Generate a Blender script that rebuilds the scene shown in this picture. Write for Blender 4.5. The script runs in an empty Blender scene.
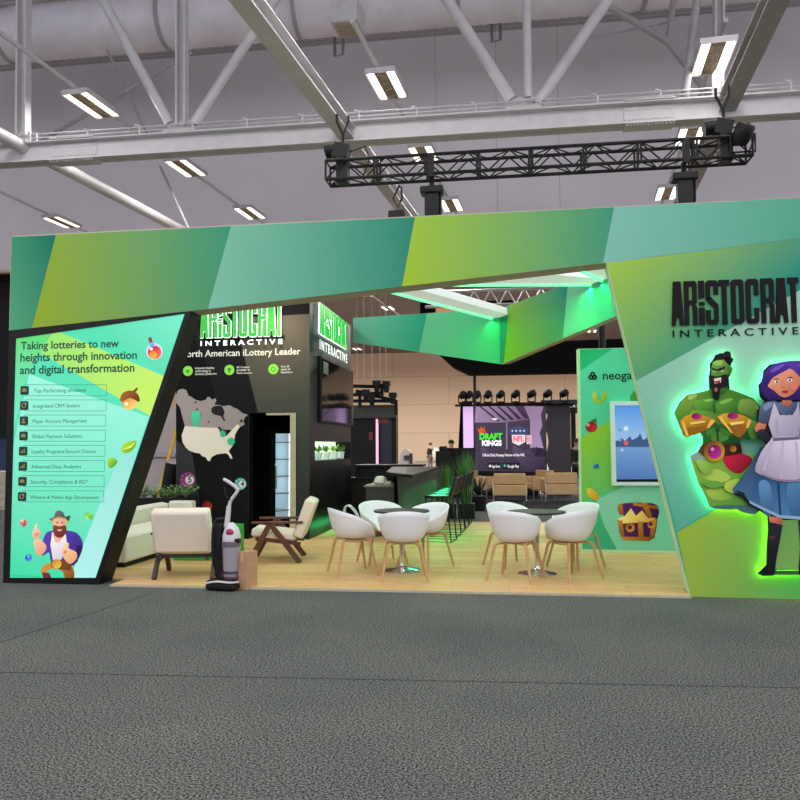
import bpy, bmesh, math, random
from mathutils import Vector, Matrix
random.seed(7)
PI = math.pi
scene = bpy.context.scene
COL = scene.collection

# ------------------------------------------------------------------ camera
FPX = 760.0
EYE = Vector((0, 0, 1.55))
TH, PH, RO = 0.13921, 0.06149, 0.0063
_F = Vector((-math.sin(TH)*math.cos(PH), math.cos(TH)*math.cos(PH), math.sin(PH)))
_R = Vector((math.cos(TH), math.sin(TH), 0))
_U = _R.cross(_F)
RX = (_R - RO*_U).normalized()
UX = (_U + RO*_R).normalized()
cd = bpy.data.cameras.new('camera')
cd.sensor_width = 36.0
cd.lens = FPX/800*36.0
cd.clip_end = 400
cam = bpy.data.objects.new('camera', cd)
COL.objects.link(cam)
cam.matrix_world = Matrix(((RX.x, UX.x, -_F.x, EYE.x), (RX.y, UX.y, -_F.y, EYE.y), (RX.z, UX.z, -_F.z, EYE.z), (0, 0, 0, 1)))
scene.camera = cam


def ray(x, y):
    return _F + (x-400)/FPX*RX + (400-y)/FPX*UX


def at(x, y, Y):          # point of the world plane Y = const seen at a photo pixel
    d = ray(x, y)
    return EYE + d*(Y/d.y)


def flo(x, y, z=0.0):     # point of the world plane Z = const
    d = ray(x, y)
    return EYE + d*((z-EYE.z)/d.z)


def atx(x, y, X):         # point of the world plane X = const
    d = ray(x, y)
    return EYE + d*(X/d.x)


# ------------------------------------------------------------------ colour + materials
def lin(c):
    c = c/255.0
    return c/12.92 if c <= 0.04045 else ((c+0.055)/1.055)**2.4


def S(r, g, b, k=1.0):
    return (lin(r)*k, lin(g)*k, lin(b)*k, 1.0)


def mat(name, col, rough=0.55, metal=0.0, emit=None, es=0.0, spec=None, noise=None, bump=None):
    m = bpy.data.materials.new(name)
    m.use_nodes = True
    nt = m.node_tree
    b = nt.nodes['Principled BSDF']
    b.inputs['Base Color'].default_value = col
    b.inputs['Roughness'].default_value = rough
    b.inputs['Metallic'].default_value = metal
    if spec is not None:
        b.inputs['Specular IOR Level'].default_value = spec
    if emit:
        b.inputs['Emission Color'].default_value = emit
        b.inputs['Emission Strength'].default_value = es
    tc = nt.nodes.new('ShaderNodeTexCoord')
    if noise:                      # (scale, amount, stretch xyz)
        sc, amt, st = noise
        mp = nt.nodes.new('ShaderNodeMapping')
        mp.inputs['Scale'].default_value = st
        n = nt.nodes.new('ShaderNodeTexNoise')
        n.inputs['Scale'].default_value = sc
        n.inputs['Detail'].default_value = 5
        r = nt.nodes.new('ShaderNodeValToRGB')
        r.color_ramp.elements[0].position = 0.3
        r.color_ramp.elements[1].position = 0.7
        r.color_ramp.elements[0].color = [max(0, c*(1-amt)) for c in col[:3]]+[1]
        r.color_ramp.elements[1].color = [min(1, c*(1+amt)) for c in col[:3]]+[1]
        nt.links.new(tc.outputs['Object'], mp.inputs['Vector'])
        nt.links.new(mp.outputs['Vector'], n.inputs['Vector'])
        nt.links.new(n.outputs['Fac'], r.inputs['Fac'])
        nt.links.new(r.outputs['Color'], b.inputs['Base Color'])
    if bump:
        sc, st = bump
        n2 = nt.nodes.new('ShaderNodeTexNoise')
        n2.inputs['Scale'].default_value = sc
        bp = nt.nodes.new('ShaderNodeBump')
        bp.inputs['Strength'].default_value = st
        bp.inputs['Distance'].default_value = 0.01
        nt.links.new(tc.outputs['Object'], n2.inputs['Vector'])
        nt.links.new(n2.outputs['Fac'], bp.inputs['Height'])
        nt.links.new(bp.outputs['Normal'], b.inputs['Normal'])
    return m


def print_mat(name, rough=0.6, es=0.0, k=1.0):
    """a printed or backlit sheet: the ink colours live in the mesh as the attribute Col"""
    m = bpy.data.materials.new(name)
    m.use_nodes = True
    nt = m.node_tree
    b = nt.nodes['Principled BSDF']
    a = nt.nodes.new('ShaderNodeVertexColor')
    a.layer_name = 'Col'
    b.inputs['Roughness'].default_value = rough
    b.inputs['Specular IOR Level'].default_value = 0.12
    if k != 1.0:
        mx = nt.nodes.new('ShaderNodeMix')
        mx.data_type = 'RGBA'
        mx.blend_type = 'MULTIPLY'
        mx.inputs[0].default_value = 1
        mx.inputs[7].default_value = (k, k, k, 1)
        nt.links.new(a.outputs['Color'], mx.inputs[6])
        nt.links.new(mx.outputs[2], b.inputs['Base Color'])
    else:
        nt.links.new(a.outputs['Color'], b.inputs['Base Color'])
    if es > 0:
        nt.links.new(a.outputs['Color'], b.inputs['Emission Color'])
        b.inputs['Emission Strength'].default_value = es
    return m


M = {}
M['print'] = print_mat('printed_graphic', 0.6)
M['backlit'] = print_mat('backlit_fabric', 0.6, es=0.78, k=0.25)
M['screen'] = print_mat('screen_picture', 0.25, es=0.85, k=0.05)
M['black'] = mat('black_satin', S(9, 9, 11), 0.5, spec=.3)
M['black_wall'] = mat('black_laminate', S(16, 17, 19), 0.42, spec=.28, noise=(6, .15, (1, 1, 1)))
M['black_gloss'] = mat('black_gloss', S(14, 14, 16), 0.12)
M['black_metal'] = mat('black_metal', S(7, 7, 8), 0.5, 0.0, spec=.3)
M['black_fabric'] = mat('black_drape', S(9, 9, 10), 0.95, spec=.1, bump=(40, .3))
M['charcoal'] = mat('charcoal_laminate', S(48, 52, 50), 0.4, noise=(10, .12, (1, 1, 1)))
M['tan_edge'] = mat('raw_panel_edge', S(176, 170, 150), 0.7, noise=(20, .1, (1, 1, 1)))
M['mint_edge'] = mat('mint_panel_edge', S(190, 225, 180), 0.6)
M['white_plastic'] = mat('white_shell_plastic', S(226, 228, 232), 0.38, noise=(30, .01, (1, 1, 1)))
M['oak'] = mat('oiled_oak', S(188, 148, 100), 0.5, noise=(14, .18, (1, 1, .15)))
M['walnut'] = mat('walnut_wood', S(92, 54, 36), 0.45, noise=(14, .3, (1, 1, .2)))
M['dark_wood'] = mat('dark_stained_wood', S(58, 46, 38), 0.5, noise=(14, .25, (1, 1, .2)))
M['cream'] = mat('cream_upholstery', S(226, 216, 198), 0.9, noise=(160, .06, (1, 1, 1)), bump=(180, .25))
M['sofa'] = mat('white_leather', S(228, 226, 208), 0.6, bump=(30, .12))
M['table_top'] = mat('dark_table_laminate', S(36, 40, 40), 0.55, spec=.3)
M['chrome'] = mat('chrome', (0.75, 0.76, 0.77, 1), 0.12, 1.0)
M['steel'] = mat('painted_steel_white', S(196, 193, 196), 0.5, noise=(5, .06, (1, 1, 1)))
M['steel_dim'] = mat('painted_steel_grey', S(160, 156, 160), 0.55, noise=(5, .08, (1, 1, 1)))
M['alu'] = mat('brushed_aluminium', S(190, 190, 192), 0.35, 0.8)
M['louver'] = mat('lamp_louvre', S(186, 170, 146), 0.4, 0.3)
M['lamp_glow'] = mat('lamp_tube_glow', (1, 1, 1, 1), 0.5, emit=S(255, 244, 226), es=3.2)
M['green_led'] = mat('green_led_strip', S(180, 255, 215), 0.5, emit=(0.10, 1.0, 0.34, 1), es=1.3)
M['halo_led'] = mat('halo_led_strip', S(180, 255, 215), 0.5, emit=(0.20, 1.0, 0.46, 1), es=26.0)
M['halo_lime'] = mat('lime_led_strip', S(220, 255, 120), 0.5, emit=(0.42, 1.0, 0.05, 1), es=22.0)
M['sign_green'] = mat('sign_green_face', S(20, 120, 34), 0.4, emit=(0.03, 0.52, 0.05, 1), es=0.8)
M['sign_white'] = mat('sign_white_glow', (1, 1, 1, 1), 0.4, emit=(0.82, 1.0, 0.9, 1), es=1.1)
M['ink'] = mat('black_ink', S(15, 15, 20), 0.7, spec=.2)
M['ink_green'] = mat('dark_green_ink', S(16, 74, 58), 0.6)
M['white_ink'] = mat('white_lettering', S(232, 238, 226), 0.6, emit=S(232, 238, 226), es=0.12)
M['cardboard'] = mat('brown_cardboard', S(178, 138, 106), 0.85, noise=(8, .08, (1, 1, 4)))
M['tape'] = mat('packing_tape', S(196, 164, 128), 0.35)
M['green_box'] = mat('green_laminate', S(52, 172, 66), 0.45, noise=(4, .04, (1, 1, 1)))
M['leaf'] = mat('leaf_green', S(128, 170, 104), 0.6, noise=(6, .35, (1, 1, 1)))
M['grass'] = mat('grass_blade', S(84, 132, 66), 0.6, noise=(9, .35, (1, 1, 1)))
M['lit_leaf'] = mat('bright_leaf', S(150, 190, 90), 0.6, noise=(12, .3, (1, 1, 1)))
M['soffit'] = mat('white_fabric_glow', S(225, 230, 232), 0.6, emit=S(225, 232, 236), es=.38)  # mild emission added so the beam undersides come out bright white
M['pot_white'] = mat('white_pot', S(225, 230, 225), 0.4)
M['yellow'] = mat('yellow_fibreglass', S(236, 190, 50), 0.5)
M['vac_purple'] = mat('purple_plastic', S(104, 90, 108), 0.3)
M['vac_grey'] = mat('grey_plastic', S(196, 194, 200), 0.35)
M['vac_red'] = mat('magenta_plastic', S(150, 30, 62), 0.3)
M['vac_clear'] = mat('smoky_bin', S(150, 144, 152), 0.15)
M['fridge_light'] = mat('fridge_lamp', (1, 1, 1, 1), .5, emit=(0.8, 0.95, 1.0, 1), es=2.0)
M['fridge_in'] = mat('fridge_interior_glow', S(150, 176, 186), .4, emit=(0.45, 0.62, 0.7, 1), es=0.5)  # inner walls emit a little themselves, standing in for lamp light on them
M['glass_dark'] = mat('dark_glass', S(20, 18, 22), 0.06)
M['tan_leather'] = mat('tan_leather', S(198, 160, 112), 0.5, noise=(5, .06, (1, 1, 1)))
M['skin'] = mat('skin', S(196, 150, 124), 0.6)
M['hair'] = mat('dark_hair', S(36, 28, 26), 0.7)
M['cloth_dark'] = mat('dark_clothing', S(40, 40, 46), 0.9)
M['cloth_grey'] = mat('grey_trousers', S(120, 112, 108), 0.9)
M['cloth_white'] = mat('white_bag', S(226, 222, 216), 0.8)
M['lavender_led'] = mat('lavender_led', S(214, 176, 226), 0.4, emit=S(214, 176, 226), es=0.75)
M['pink_led'] = mat('pink_led', S(230, 150, 180), 0.4, emit=S(240, 190, 215), es=0.9)
M['navy'] = mat('navy_panel', S(30, 34, 58), 0.5, noise=(50, .6, (1, 1, 1)))
M['red_dim'] = mat('red_graphic', S(120, 34, 44), 0.5, noise=(40, .5, (1, 1, 1)))
M['grey_wall'] = mat('grey_partition', S(176, 166, 166), 0.8, noise=(3, .05, (1, 1, 1)))
M['orange_panel'] = mat('orange_panel', S(216, 140, 104), 0.8)
M['blue_cloth'] = mat('blue_cloth', S(52, 66, 104), 0.9)


# ------------------------------------------------------------------ mesh builder
class MB:
    def __init__(s):
        s.v, s.f, s.c, s.m = [], [], [], []

    def face(s, pts, col=None, mi=0):
        i = len(s.v)
        s.v += [Vector(p) for p in pts]
        s.f.append(list(range(i, i+len(pts))))
        s.c.append(col)
        s.m.append(mi)

    def raw(s, verts, faces, mi=0, col=None):
        i = len(s.v)
        s.v += [Vector(p) for p in verts]
        for f in faces:
            s.f.append([i+k for k in f])
            s.c.append(col)
            s.m.append(mi)

    def box(s, c, size, rot=None, mi=0, col=None):
        hx, hy, hz = [k/2 for k in size]
        vs = [Vector((sx*hx, sy*hy, sz*hz)) for sx in (-1, 1) for sy in (-1, 1) for sz in (-1, 1)]
        if rot is not None:
            vs = [rot @ p for p in vs]
        c = Vector(c)
        s.raw([p+c for p in vs], [(0, 1, 3, 2), (4, 6, 7, 5), (0, 4, 5, 1), (2, 3, 7, 6), (0, 2, 6, 4), (1, 5, 7, 3)], mi, col)
        return s

    def box2(s, a, b, mi=0, col=None):
        a, b = Vector(a), Vector(b)
        return s.box((a+b)/2, [abs(k) for k in (b-a)], None, mi, col)

    def prism(s, pts, d, mi=0, col=None):
        """pts: planar 3-D outline; d: extrusion vector"""
        n = len(pts)
        d = Vector(d)
        a = [Vector(p) for p in pts]
        b = [p+d for p in a]
        nrm = Vector((0, 0, 0))
        for i in range(n):
            nrm += a[i].cross(a[(i+1) % n])
        if nrm.dot(d) > 0:
            a, b = a[::-1], b[::-1]
        fs = [tuple(range(n)), tuple(range(2*n-1, n-1, -1))]
        fs += [(i, n+i, n+(i+1) % n, (i+1) % n)[::-1] for i in range(n)]
        fs = [fs[0], fs[1]] + [f[::-1] for f in fs[2:]]
        s.raw(a+b, fs, mi, col)
        return s

    def tube(s, path, r, n=10, mi=0, closed=False, cap=True):
        P = [Vector(p) for p in path]
        k = len(P)
        rs = r if isinstance(r, (list, tuple)) else [r]*k
        T = []
        for i in range(k):
            if closed:
                t = P[(i+1) % k]-P[i-1]
            else:
                t = P[min(i+1, k-1)]-P[max(i-1, 0)]
            T.append(t.normalized() if t.length > 1e-9 else Vector((0, 0, 1)))
        up = Vector((0, 0, 1)) if abs(T[0].z) < 0.9 else Vector((1, 0, 0))
        u = T[0].cross(up).normalized()
        vs = []
        for i in range(k):
            u = (u - T[i]*u.dot(T[i]))
            u = u.normalized() if u.length > 1e-6 else T[i].orthogonal().normalized()
            w = T[i].cross(u)
            for j in range(n):
                a = 2*PI*j/n
                vs.append(P[i]+(u*math.cos(a)+w*math.sin(a))*rs[i])
        fs = []
        for i in range(k if closed else k-1):
            for j in range(n):
                a, b = i*n+j, i*n+(j+1) % n
                c, d = ((i+1) % k)*n+(j+1) % n, ((i+1) % k)*n+j
                fs.append((a, b, c, d))
        if cap and not closed:
            fs.append(tuple(range(n))[::-1])
            fs.append(tuple(range((k-1)*n, k*n)))
        s.raw(vs, fs, mi)
        return s

    def bar(s, a, b, w, h, up=(0, 0, 1), mi=0):
        """rectangular bar from a to b"""
        a, b = Vector(a), Vector(b)
        t = (b-a).normalized()
        upv = Vector(up)
        x = t.cross(upv)
        if x.length < 1e-4:
            x = t.orthogonal()
        x.normalize()
        y = x.cross(t)
        R = Matrix((x, t, y)).transposed()
        return s.box((a+b)/2, (w, (b-a).length, h), R, mi)

    def lathe(s, prof, n=24, c=(0, 0, 0), axis=None, mi=0):
        """prof: (r, z) list; turns about Z through c (or about axis)"""
        c = Vector(c)
        R = Matrix.Identity(3) if axis is None else Vector(axis).to_track_quat('Z', 'Y').to_matrix()
        vs = []
        for r, z in prof:
            for j in range(n):
                a = 2*PI*j/n
                vs.append(c + R @ Vector((r*math.cos(a), r*math.sin(a), z)))
        fs = []
        for i in range(len(prof)-1):
            for j in range(n):
                fs.append((i*n+j, i*n+(j+1) % n, (i+1)*n+(j+1) % n, (i+1)*n+j))
        fs.append(tuple(range(n))[::-1])
        fs.append(tuple(range((len(prof)-1)*n, len(prof)*n)))
        s.raw(vs, fs, mi)
        return s

    def ball(s, c, r, n=16, mi=0, sq=(1, 1, 1)):
        prof = [(max(1e-4, r*math.sin(PI*i/10)), -r*math.cos(PI*i/10)) for i in range(11)]
        k = len(s.v)
        s.lathe(prof, n, (0, 0, 0), None, mi)
        for i in range(k, len(s.v)):
            p = s.v[i]
            s.v[i] = Vector((p.x*sq[0], p.y*sq[1], p.z*sq[2]))+Vector(c)
        return s

    def text(s, body, fr, w=None, h=None, depth=0.004, bold=0.0, align='L', mi=0, col=None, space=1.0, track=None):
        """fr(u, v, d) -> 3-D. Baseline at v = 0, starts at u = 0."""
        cu = bpy.data.curves.new('lettering', 'FONT')
        cu.body = body
        cu.extrude = 0.0
        cu.offset = bold
        cu.space_character = space
        cu.resolution_u = 3
        ob = bpy.data.objects.new('lettering_tmp', cu)
        COL.objects.link(ob)
        dg = bpy.context.evaluated_depsgraph_get()
        me = bpy.data.meshes.new_from_object(ob.evaluated_get(dg))
        xs = [v.co.x for v in me.vertices]
        ys = [v.co.y for v in me.vertices]
        x0, x1, y1 = min(xs), max(xs), max(ys)
        kx = w/(x1-x0) if w else None
        ky = h/max(y1, 1e-6) if h else None
        kx = kx or ky
        ky = ky or kx
        ox = x0 if align == 'L' else (x0+x1)/2
        vs = [fr((v.co.x-ox)*kx, v.co.y*ky, depth) for v in me.vertices]
        s.raw(vs, [tuple(p.vertices) for p in me.polygons], mi, col)
        bpy.data.objects.remove(ob)
        bpy.data.meshes.remove(me)
        bpy.data.curves.remove(cu)
        return s

    def obj(s, name, mats, parent=None, org=None, smooth=True, angle=0.6, bevel=0.0, sub=0, solid=0.0):
        if not isinstance(mats, (list, tuple)):
            mats = [mats]
        if org is None and parent is not None:
            r = parent
            while r.parent is not None:
                r = r.parent
            org = Vector(r.get('_org', (0, 0, 0)))
        org = Vector(org) if org is not None else Vector((0, 0, 0))
        me = bpy.data.meshes.new(name)
        me.from_pydata([tuple(v-org) for v in s.v], [], s.f)
        for m in mats:
            me.materials.append(m)
        for p, mi in zip(me.polygons, s.m):
            p.material_index = mi
        if any(c is not None for c in s.c):
            at_ = me.color_attributes.new('Col', 'FLOAT_COLOR', 'CORNER')
            for p, c in zip(me.polygons, s.c):
                for k, li in enumerate(p.loop_indices):
                    if c is None:
                        cc = (0.5, 0.5, 0.5, 1)
                    elif isinstance(c, list):
                        cc = c[k]
                    else:
                        cc = c
                    at_.data[li].color = cc
        if smooth:
            for p in me.polygons:
                p.use_smooth = True
            me.set_sharp_from_angle(angle=angle)
        me.update()
        o = bpy.data.objects.new(name, me)
        COL.objects.link(o)
        if parent is not None:
            o.parent = parent
        else:
            o.location = org
        if bevel:
            b = o.modifiers.new('bevel', 'BEVEL')
            b.width = bevel
            b.segments = 2
            b.limit_method = 'ANGLE'
        if solid:
            b = o.modifiers.new('solid', 'SOLIDIFY')
            b.thickness = solid
            b.offset = 0
        if sub:
            b = o.modifiers.new('sub', 'SUBSURF')
            b.levels = sub
            b.render_levels = sub
        return o


def tag(o, label=None, cat=None, group=None, kind=None):
    if label:
        o['label'] = label
    if cat:
        o['category'] = cat
    if group:
        o['group'] = group
    if kind:
        o['kind'] = kind
    return o


def thing(name, label, cat, loc=(0, 0, 0), rz=0.0, group=None, world=True):
    """Empty at the thing's base; world=True lets parts be modelled in world coordinates"""
    o = bpy.data.objects.new(name, None)
    COL.objects.link(o)
    o.location = loc
    o.rotation_euler = (0, 0, rz)
    if world:
        o['_org'] = tuple(loc)
    return tag(o, label, cat, group)


def dup(root, loc, rz, label=None, group=None):
    r = root.copy()
    COL.objects.link(r)
    r.location = loc
    r.rotation_euler = (0, 0, rz)
    tag(r, label, None, group)
    for ch in list(root.children):
        c = ch.copy()
        COL.objects.link(c)
        c.parent = r
        for g in list(ch.children):
            d = g.copy()
            COL.objects.link(d)
            d.parent = c
    return r


def struct(name, mb, m, **k):
    return tag(mb.obj(name, m, **k), kind='structure')


def spline(pts, n=4, closed=True):
    out = []
    k = len(pts)
    for i in range(k if closed else k-1):
        p0, p1, p2, p3 = pts[(i-1) % k], pts[i], pts[(i+1) % k], pts[(i+2) % k]
        if not closed:
            p0 = pts[max(i-1, 0)]
            p3 = pts[min(i+2, k-1)]
        for j in range(n):
            t = j/n
            q = []
            for a, b, c, d in zip(p0, p1, p2, p3):
                q.append(0.5*((2*b)+(-a+c)*t+(2*a-5*b+4*c-d)*t*t+(-a+3*b-3*c+d)*t**3))
            out.append(tuple(q))
    if not closed:
        out.append(tuple(pts[-1]))
    return out


class Art:
    """flat printed shapes laid on the front of a panel that stands at Y (or on X = const), given as photo pixels"""
    def __init__(s, Y=None, X=None, w0=0.0006, dw=0.0005, k=1.0, T=None):
        s.mb = MB()
        s.Y, s.X, s.w, s.dw, s.k = Y, X, w0, dw, k
        s.T = T or (lambda p: p)

    def pt(s, p):
        x, y = s.T(p)
        q = at(x, y, s.Y) if s.Y is not None else atx(x, y, s.X)
        return q + (Vector((0, -s.w, 0)) if s.Y is not None else Vector((s.w, 0, 0)))

    def poly(s, pts, c, c1=None, g0=None, g1=None, sp=0):
        if sp:
            pts = spline(pts, sp)
        P = [s.pt(p) for p in pts]
        c = S(*c, k=s.k)
        if c1 is None:
            cc = c
        else:
            c1 = S(*c1, k=s.k)
            dx, dy = g1[0]-g0[0], g1[1]-g0[1]
            L = dx*dx+dy*dy
            cc = []
            for p in pts:
                t = ((p[0]-g0[0])*dx+(p[1]-g0[1])*dy)/L
                cc.append(tuple(max(0.0, a+(b-a)*t) for a, b in zip(c[:3], c1[:3]))+(1.0,))
        n = Vector((0, 0, 0))
        for i in range(len(P)):
            n += (P[i]-P[0]).cross(P[(i+1) % len(P)]-P[0])
        want = Vector((0, -1, 0)) if s.Y is not None else Vector((1, 0, 0))
        if n.dot(want) < 0:
            P = P[::-1]
            if isinstance(cc, list):
                cc = cc[::-1]
        s.mb.face(P, cc)
        s.w += s.dw
        return s

    def disc(s, c, r, col, c1=None, n=20, ry=None, a=0.0):
        ry = ry or r
        pts = [(c[0]+r*math.cos(2*PI*i/n)*math.cos(a)-ry*math.sin(2*PI*i/n)*math.sin(a), c[1]+r*math.cos(2*PI*i/n)*math.sin(a)+ry*math.sin(2*PI*i/n)*math.cos(a)) for i in range(n)]
        if c1:
            return s.poly(pts, c1, col, (c[0]-r*.6, c[1]-ry*.7), (c[0]+r*.6, c[1]+ry*.8))
        return s.poly(pts, col)


def frame_Y(x, y, Y, x2=None, y2=None, w0=0.0):
    """lettering frame on a plane Y=const: origin at the photo pixel, u runs along world X, v up"""
    o = at(x, y, Y)
    return lambda u, v, d: o+Vector((u, -(d+w0), v))


def wid(x0, x1, y, Y):
    return (at(x1, y, Y)-at(x0, y, Y)).x


# condensed block logo: letters as outlines in a 670 x 235 grid
def _logo_polys():
    H = 235

    def A(x): return [[(x, 0), (x+22, 0), (x+25, 42), (x+41, 42), (x+44, 0), (x+66, 0), (x+53, H), (x+13, H)]]

    def Rr(x): return [[(x, 0), (x+25, 0), (x+25, H), (x, H)], [(x+25, 208), (x+44, 208), (x+44, H), (x+25, H)],
                       [(x+44, 132), (x+68, 132), (x+68, 222), (x+58, H), (x+44, H)], [(x+25, 108), (x+58, 108), (x+68, 120), (x+68, 132), (x+25, 132)],
                       [(x+44, 0), (x+70, 0), (x+68, 96), (x+58, 108), (x+44, 108)]]

    def I(x): return [[(x, 0), (x+30, 0), (x+30, 92), (x, 92)], [(x+2, 104), (x+30, 104), (x+30, 122), (x+2, 122)], [(x, 138), (x+30, 146), (x+30, H), (x, H)]]

    def Ss(x): return [[(x, 132), (x+24, 132), (x+24, H), (x+12, H), (x, 222)], [(x+24, 208), (x+42, 208), (x+42, H), (x+24, H)],
                       [(x+42, 160), (x+66, 160), (x+66, 222), (x+54, H), (x+42, H)], [(x, 132), (x+42, 88), (x+66, 104), (x+24, 148)],
                       [(x+42, 0), (x+54, 0), (x+66, 13), (x+66, 104), (x+42, 92)], [(x+24, 0), (x+42, 0), (x+42, 27), (x+24, 27)],
                       [(x, 13), (x+12, 0), (x+24, 0), (x+24, 78), (x, 78)]]

    def Tt(x, w=56): return [[(x, 206), (x+w, 206), (x+w, H), (x, H)], [(x+w/2-13, 0), (x+w/2+13, 0), (x+w/2+13, 206), (x+w/2-13, 206)]]

    def O(x): return [[(x, 13), (x+12, 0), (x+25, 0), (x+25, H), (x+12, H), (x, 222)], [(x+43, 0), (x+55, 0), (x+67, 13), (x+67, 222), (x+55, H), (x+43, H)],
                      [(x+25, 0), (x+43, 0), (x+43, 27), (x+25, 27)], [(x+25, 208), (x+43, 208), (x+43, H), (x+25, H)]]

    def Cc(x): return [[(x, 13), (x+12, 0), (x+25, 0), (x+25, H), (x+12, H), (x, 222)], [(x+25, 0), (x+43, 0), (x+43, 27), (x+25, 27)],
                       [(x+25, 208), (x+43, 208), (x+43, H), (x+25, H)], [(x+43, 0), (x+55, 0), (x+66, 13), (x+66, 82), (x+43, 82)],
                       [(x+43, 150), (x+66, 150), (x+66, 222), (x+55, H), (x+43, H)]]
    return [A(0), Rr(70), I(148), Ss(185), Tt(255), O(318), Cc(396), Rr(474), A(546), Tt(614)]


def logo(fr, W, H, depth, grow=0.0, squeeze=1.0):
    """list of meshes builders, one per letter; fr(u, v, d)"""
    out = []
    for polys in _logo_polys():
        mb = MB()
        for P in polys:
            cx = sum(p[0] for p in P)/len(P)
            cy = sum(p[1] for p in P)/len(P)
            q = []
            for x, y in P:
                q.append((x+(grow if x > cx else -grow), y+(grow if y > cy else -grow)))
            a = [fr(x/670*W, y/235*H, 0) for x, y in q]
            d = fr(0, 0, depth)-fr(0, 0, 0)
            mb.prism(a, d)
        out.append(mb)
    return out

# ================================================================== THE HALL
def carpet_mat():
    m = mat('grey_carpet', S(84, 87, 88), 0.98, spec=0.1)
    nt = m.node_tree
    b = nt.nodes['Principled BSDF']
    tc = nt.nodes.new('ShaderNodeTexCoord')
    n = nt.nodes.new('ShaderNodeTexNoise')
    n.inputs['Scale'].default_value = 80
    n.inputs['Detail'].default_value = 3
    n.inputs['Roughness'].default_value = 0.8
    r = nt.nodes.new('ShaderNodeValToRGB')
    r.color_ramp.elements[0].position = 0.43
    r.color_ramp.elements[1].position = 0.59
    r.color_ramp.elements[0].color = S(28, 30, 32)
    r.color_ramp.elements[1].color = S(128, 130, 128)
    n2 = nt.nodes.new('ShaderNodeTexNoise')
    n2.inputs['Scale'].default_value = 0.9
    n2.inputs['Detail'].default_value = 3
    r2 = nt.nodes.new('ShaderNodeValToRGB')
    r2.color_ramp.elements[0].position = 0.3
    r2.color_ramp.elements[1].position = 0.75
    r2.color_ramp.elements[0].color = (0.82, 0.84, 0.86, 1)
    r2.color_ramp.elements[1].color = (1.12, 1.08, 1.02, 1)
    mx = nt.nodes.new('ShaderNodeMix')
    mx.data_type = 'RGBA'
    mx.blend_type = 'MULTIPLY'
    mx.inputs[0].default_value = 1
    bp = nt.nodes.new('ShaderNodeBump')
    bp.inputs['Strength'].default_value = 0.12
    bp.inputs['Distance'].default_value = 0.006
    L = nt.links.new
    L(tc.outputs['Object'], n.inputs['Vector'])
    L(tc.outputs['Object'], n2.inputs['Vector'])
    L(n.outputs['Fac'], r.inputs['Fac'])
    L(n2.outputs['Fac'], r2.inputs['Fac'])
    L(r.outputs['Color'], mx.inputs[6])
    L(r2.outputs['Color'], mx.inputs[7])
    L(mx.outputs[2], b.inputs['Base Color'])
    L(n.outputs['Fac'], bp.inputs['Height'])
    L(bp.outputs['Normal'], b.inputs['Normal'])
    return m


def wood_mat():
    m = mat('blond_plank_floor', S(222, 190, 138), 0.58)
    nt = m.node_tree
    b = nt.nodes['Principled BSDF']
    tc = nt.nodes.new('ShaderNodeTexCoord')
    br = nt.nodes.new('ShaderNodeTexBrick')
    br.inputs['Scale'].default_value = 1.0
    br.inputs['Brick Width'].default_value = 1.25
    br.inputs['Row Height'].default_value = 0.16
    br.inputs['Mortar Size'].default_value = 0.0025
    br.inputs['Color1'].default_value = S(224, 188, 130)
    br.inputs['Color2'].default_value = S(206, 168, 112)
    br.inputs['Mortar'].default_value = S(150, 118, 80)
    mp = nt.nodes.new('ShaderNodeMapping')
    mp.inputs['Scale'].default_value = (1.2, 16, 1)
    n = nt.nodes.new('ShaderNodeTexNoise')
    n.inputs['Scale'].default_value = 3
    n.inputs['Detail'].default_value = 6
    r = nt.nodes.new('ShaderNodeValToRGB')
    r.color_ramp.elements[0].position = 0.3
    r.color_ramp.elements[1].position = 0.7
    r.color_ramp.elements[0].color = (0.78, 0.74, 0.68, 1)
    r.color_ramp.elements[1].color = (1.08, 1.06, 1.04, 1)
    mx = nt.nodes.new('ShaderNodeMix')
    mx.data_type = 'RGBA'
    mx.blend_type = 'MULTIPLY'
    mx.inputs[0].default_value = 1
    L = nt.links.new
    L(tc.outputs['Object'], br.inputs['Vector'])
    L(tc.outputs['Object'], mp.inputs['Vector'])
    L(mp.outputs['Vector'], n.inputs['Vector'])
    L(n.outputs['Fac'], r.inputs['Fac'])
    L(br.outputs['Color'], mx.inputs[6])
    L(r.outputs['Color'], mx.inputs[7])
    L(mx.outputs[2], b.inputs['Base Color'])
    return m


def ribbed_mat(name, col, scale, axis='X'):
    m = mat(name, col, 0.6)
    nt = m.node_tree
    b = nt.nodes['Principled BSDF']
    tc = nt.nodes.new('ShaderNodeTexCoord')
    w = nt.nodes.new('ShaderNodeTexWave')
    w.bands_direction = axis
    w.inputs['Scale'].default_value = scale
    bp = nt.nodes.new('ShaderNodeBump')
    bp.inputs['Strength'].default_value = 1.0
    bp.inputs['Distance'].default_value = 0.08
    nt.links.new(tc.outputs['Object'], w.inputs['Vector'])
    nt.links.new(w.outputs['Fac'], bp.inputs['Height'])
    nt.links.new(bp.outputs['Normal'], b.inputs['Normal'])
    return m


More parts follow.
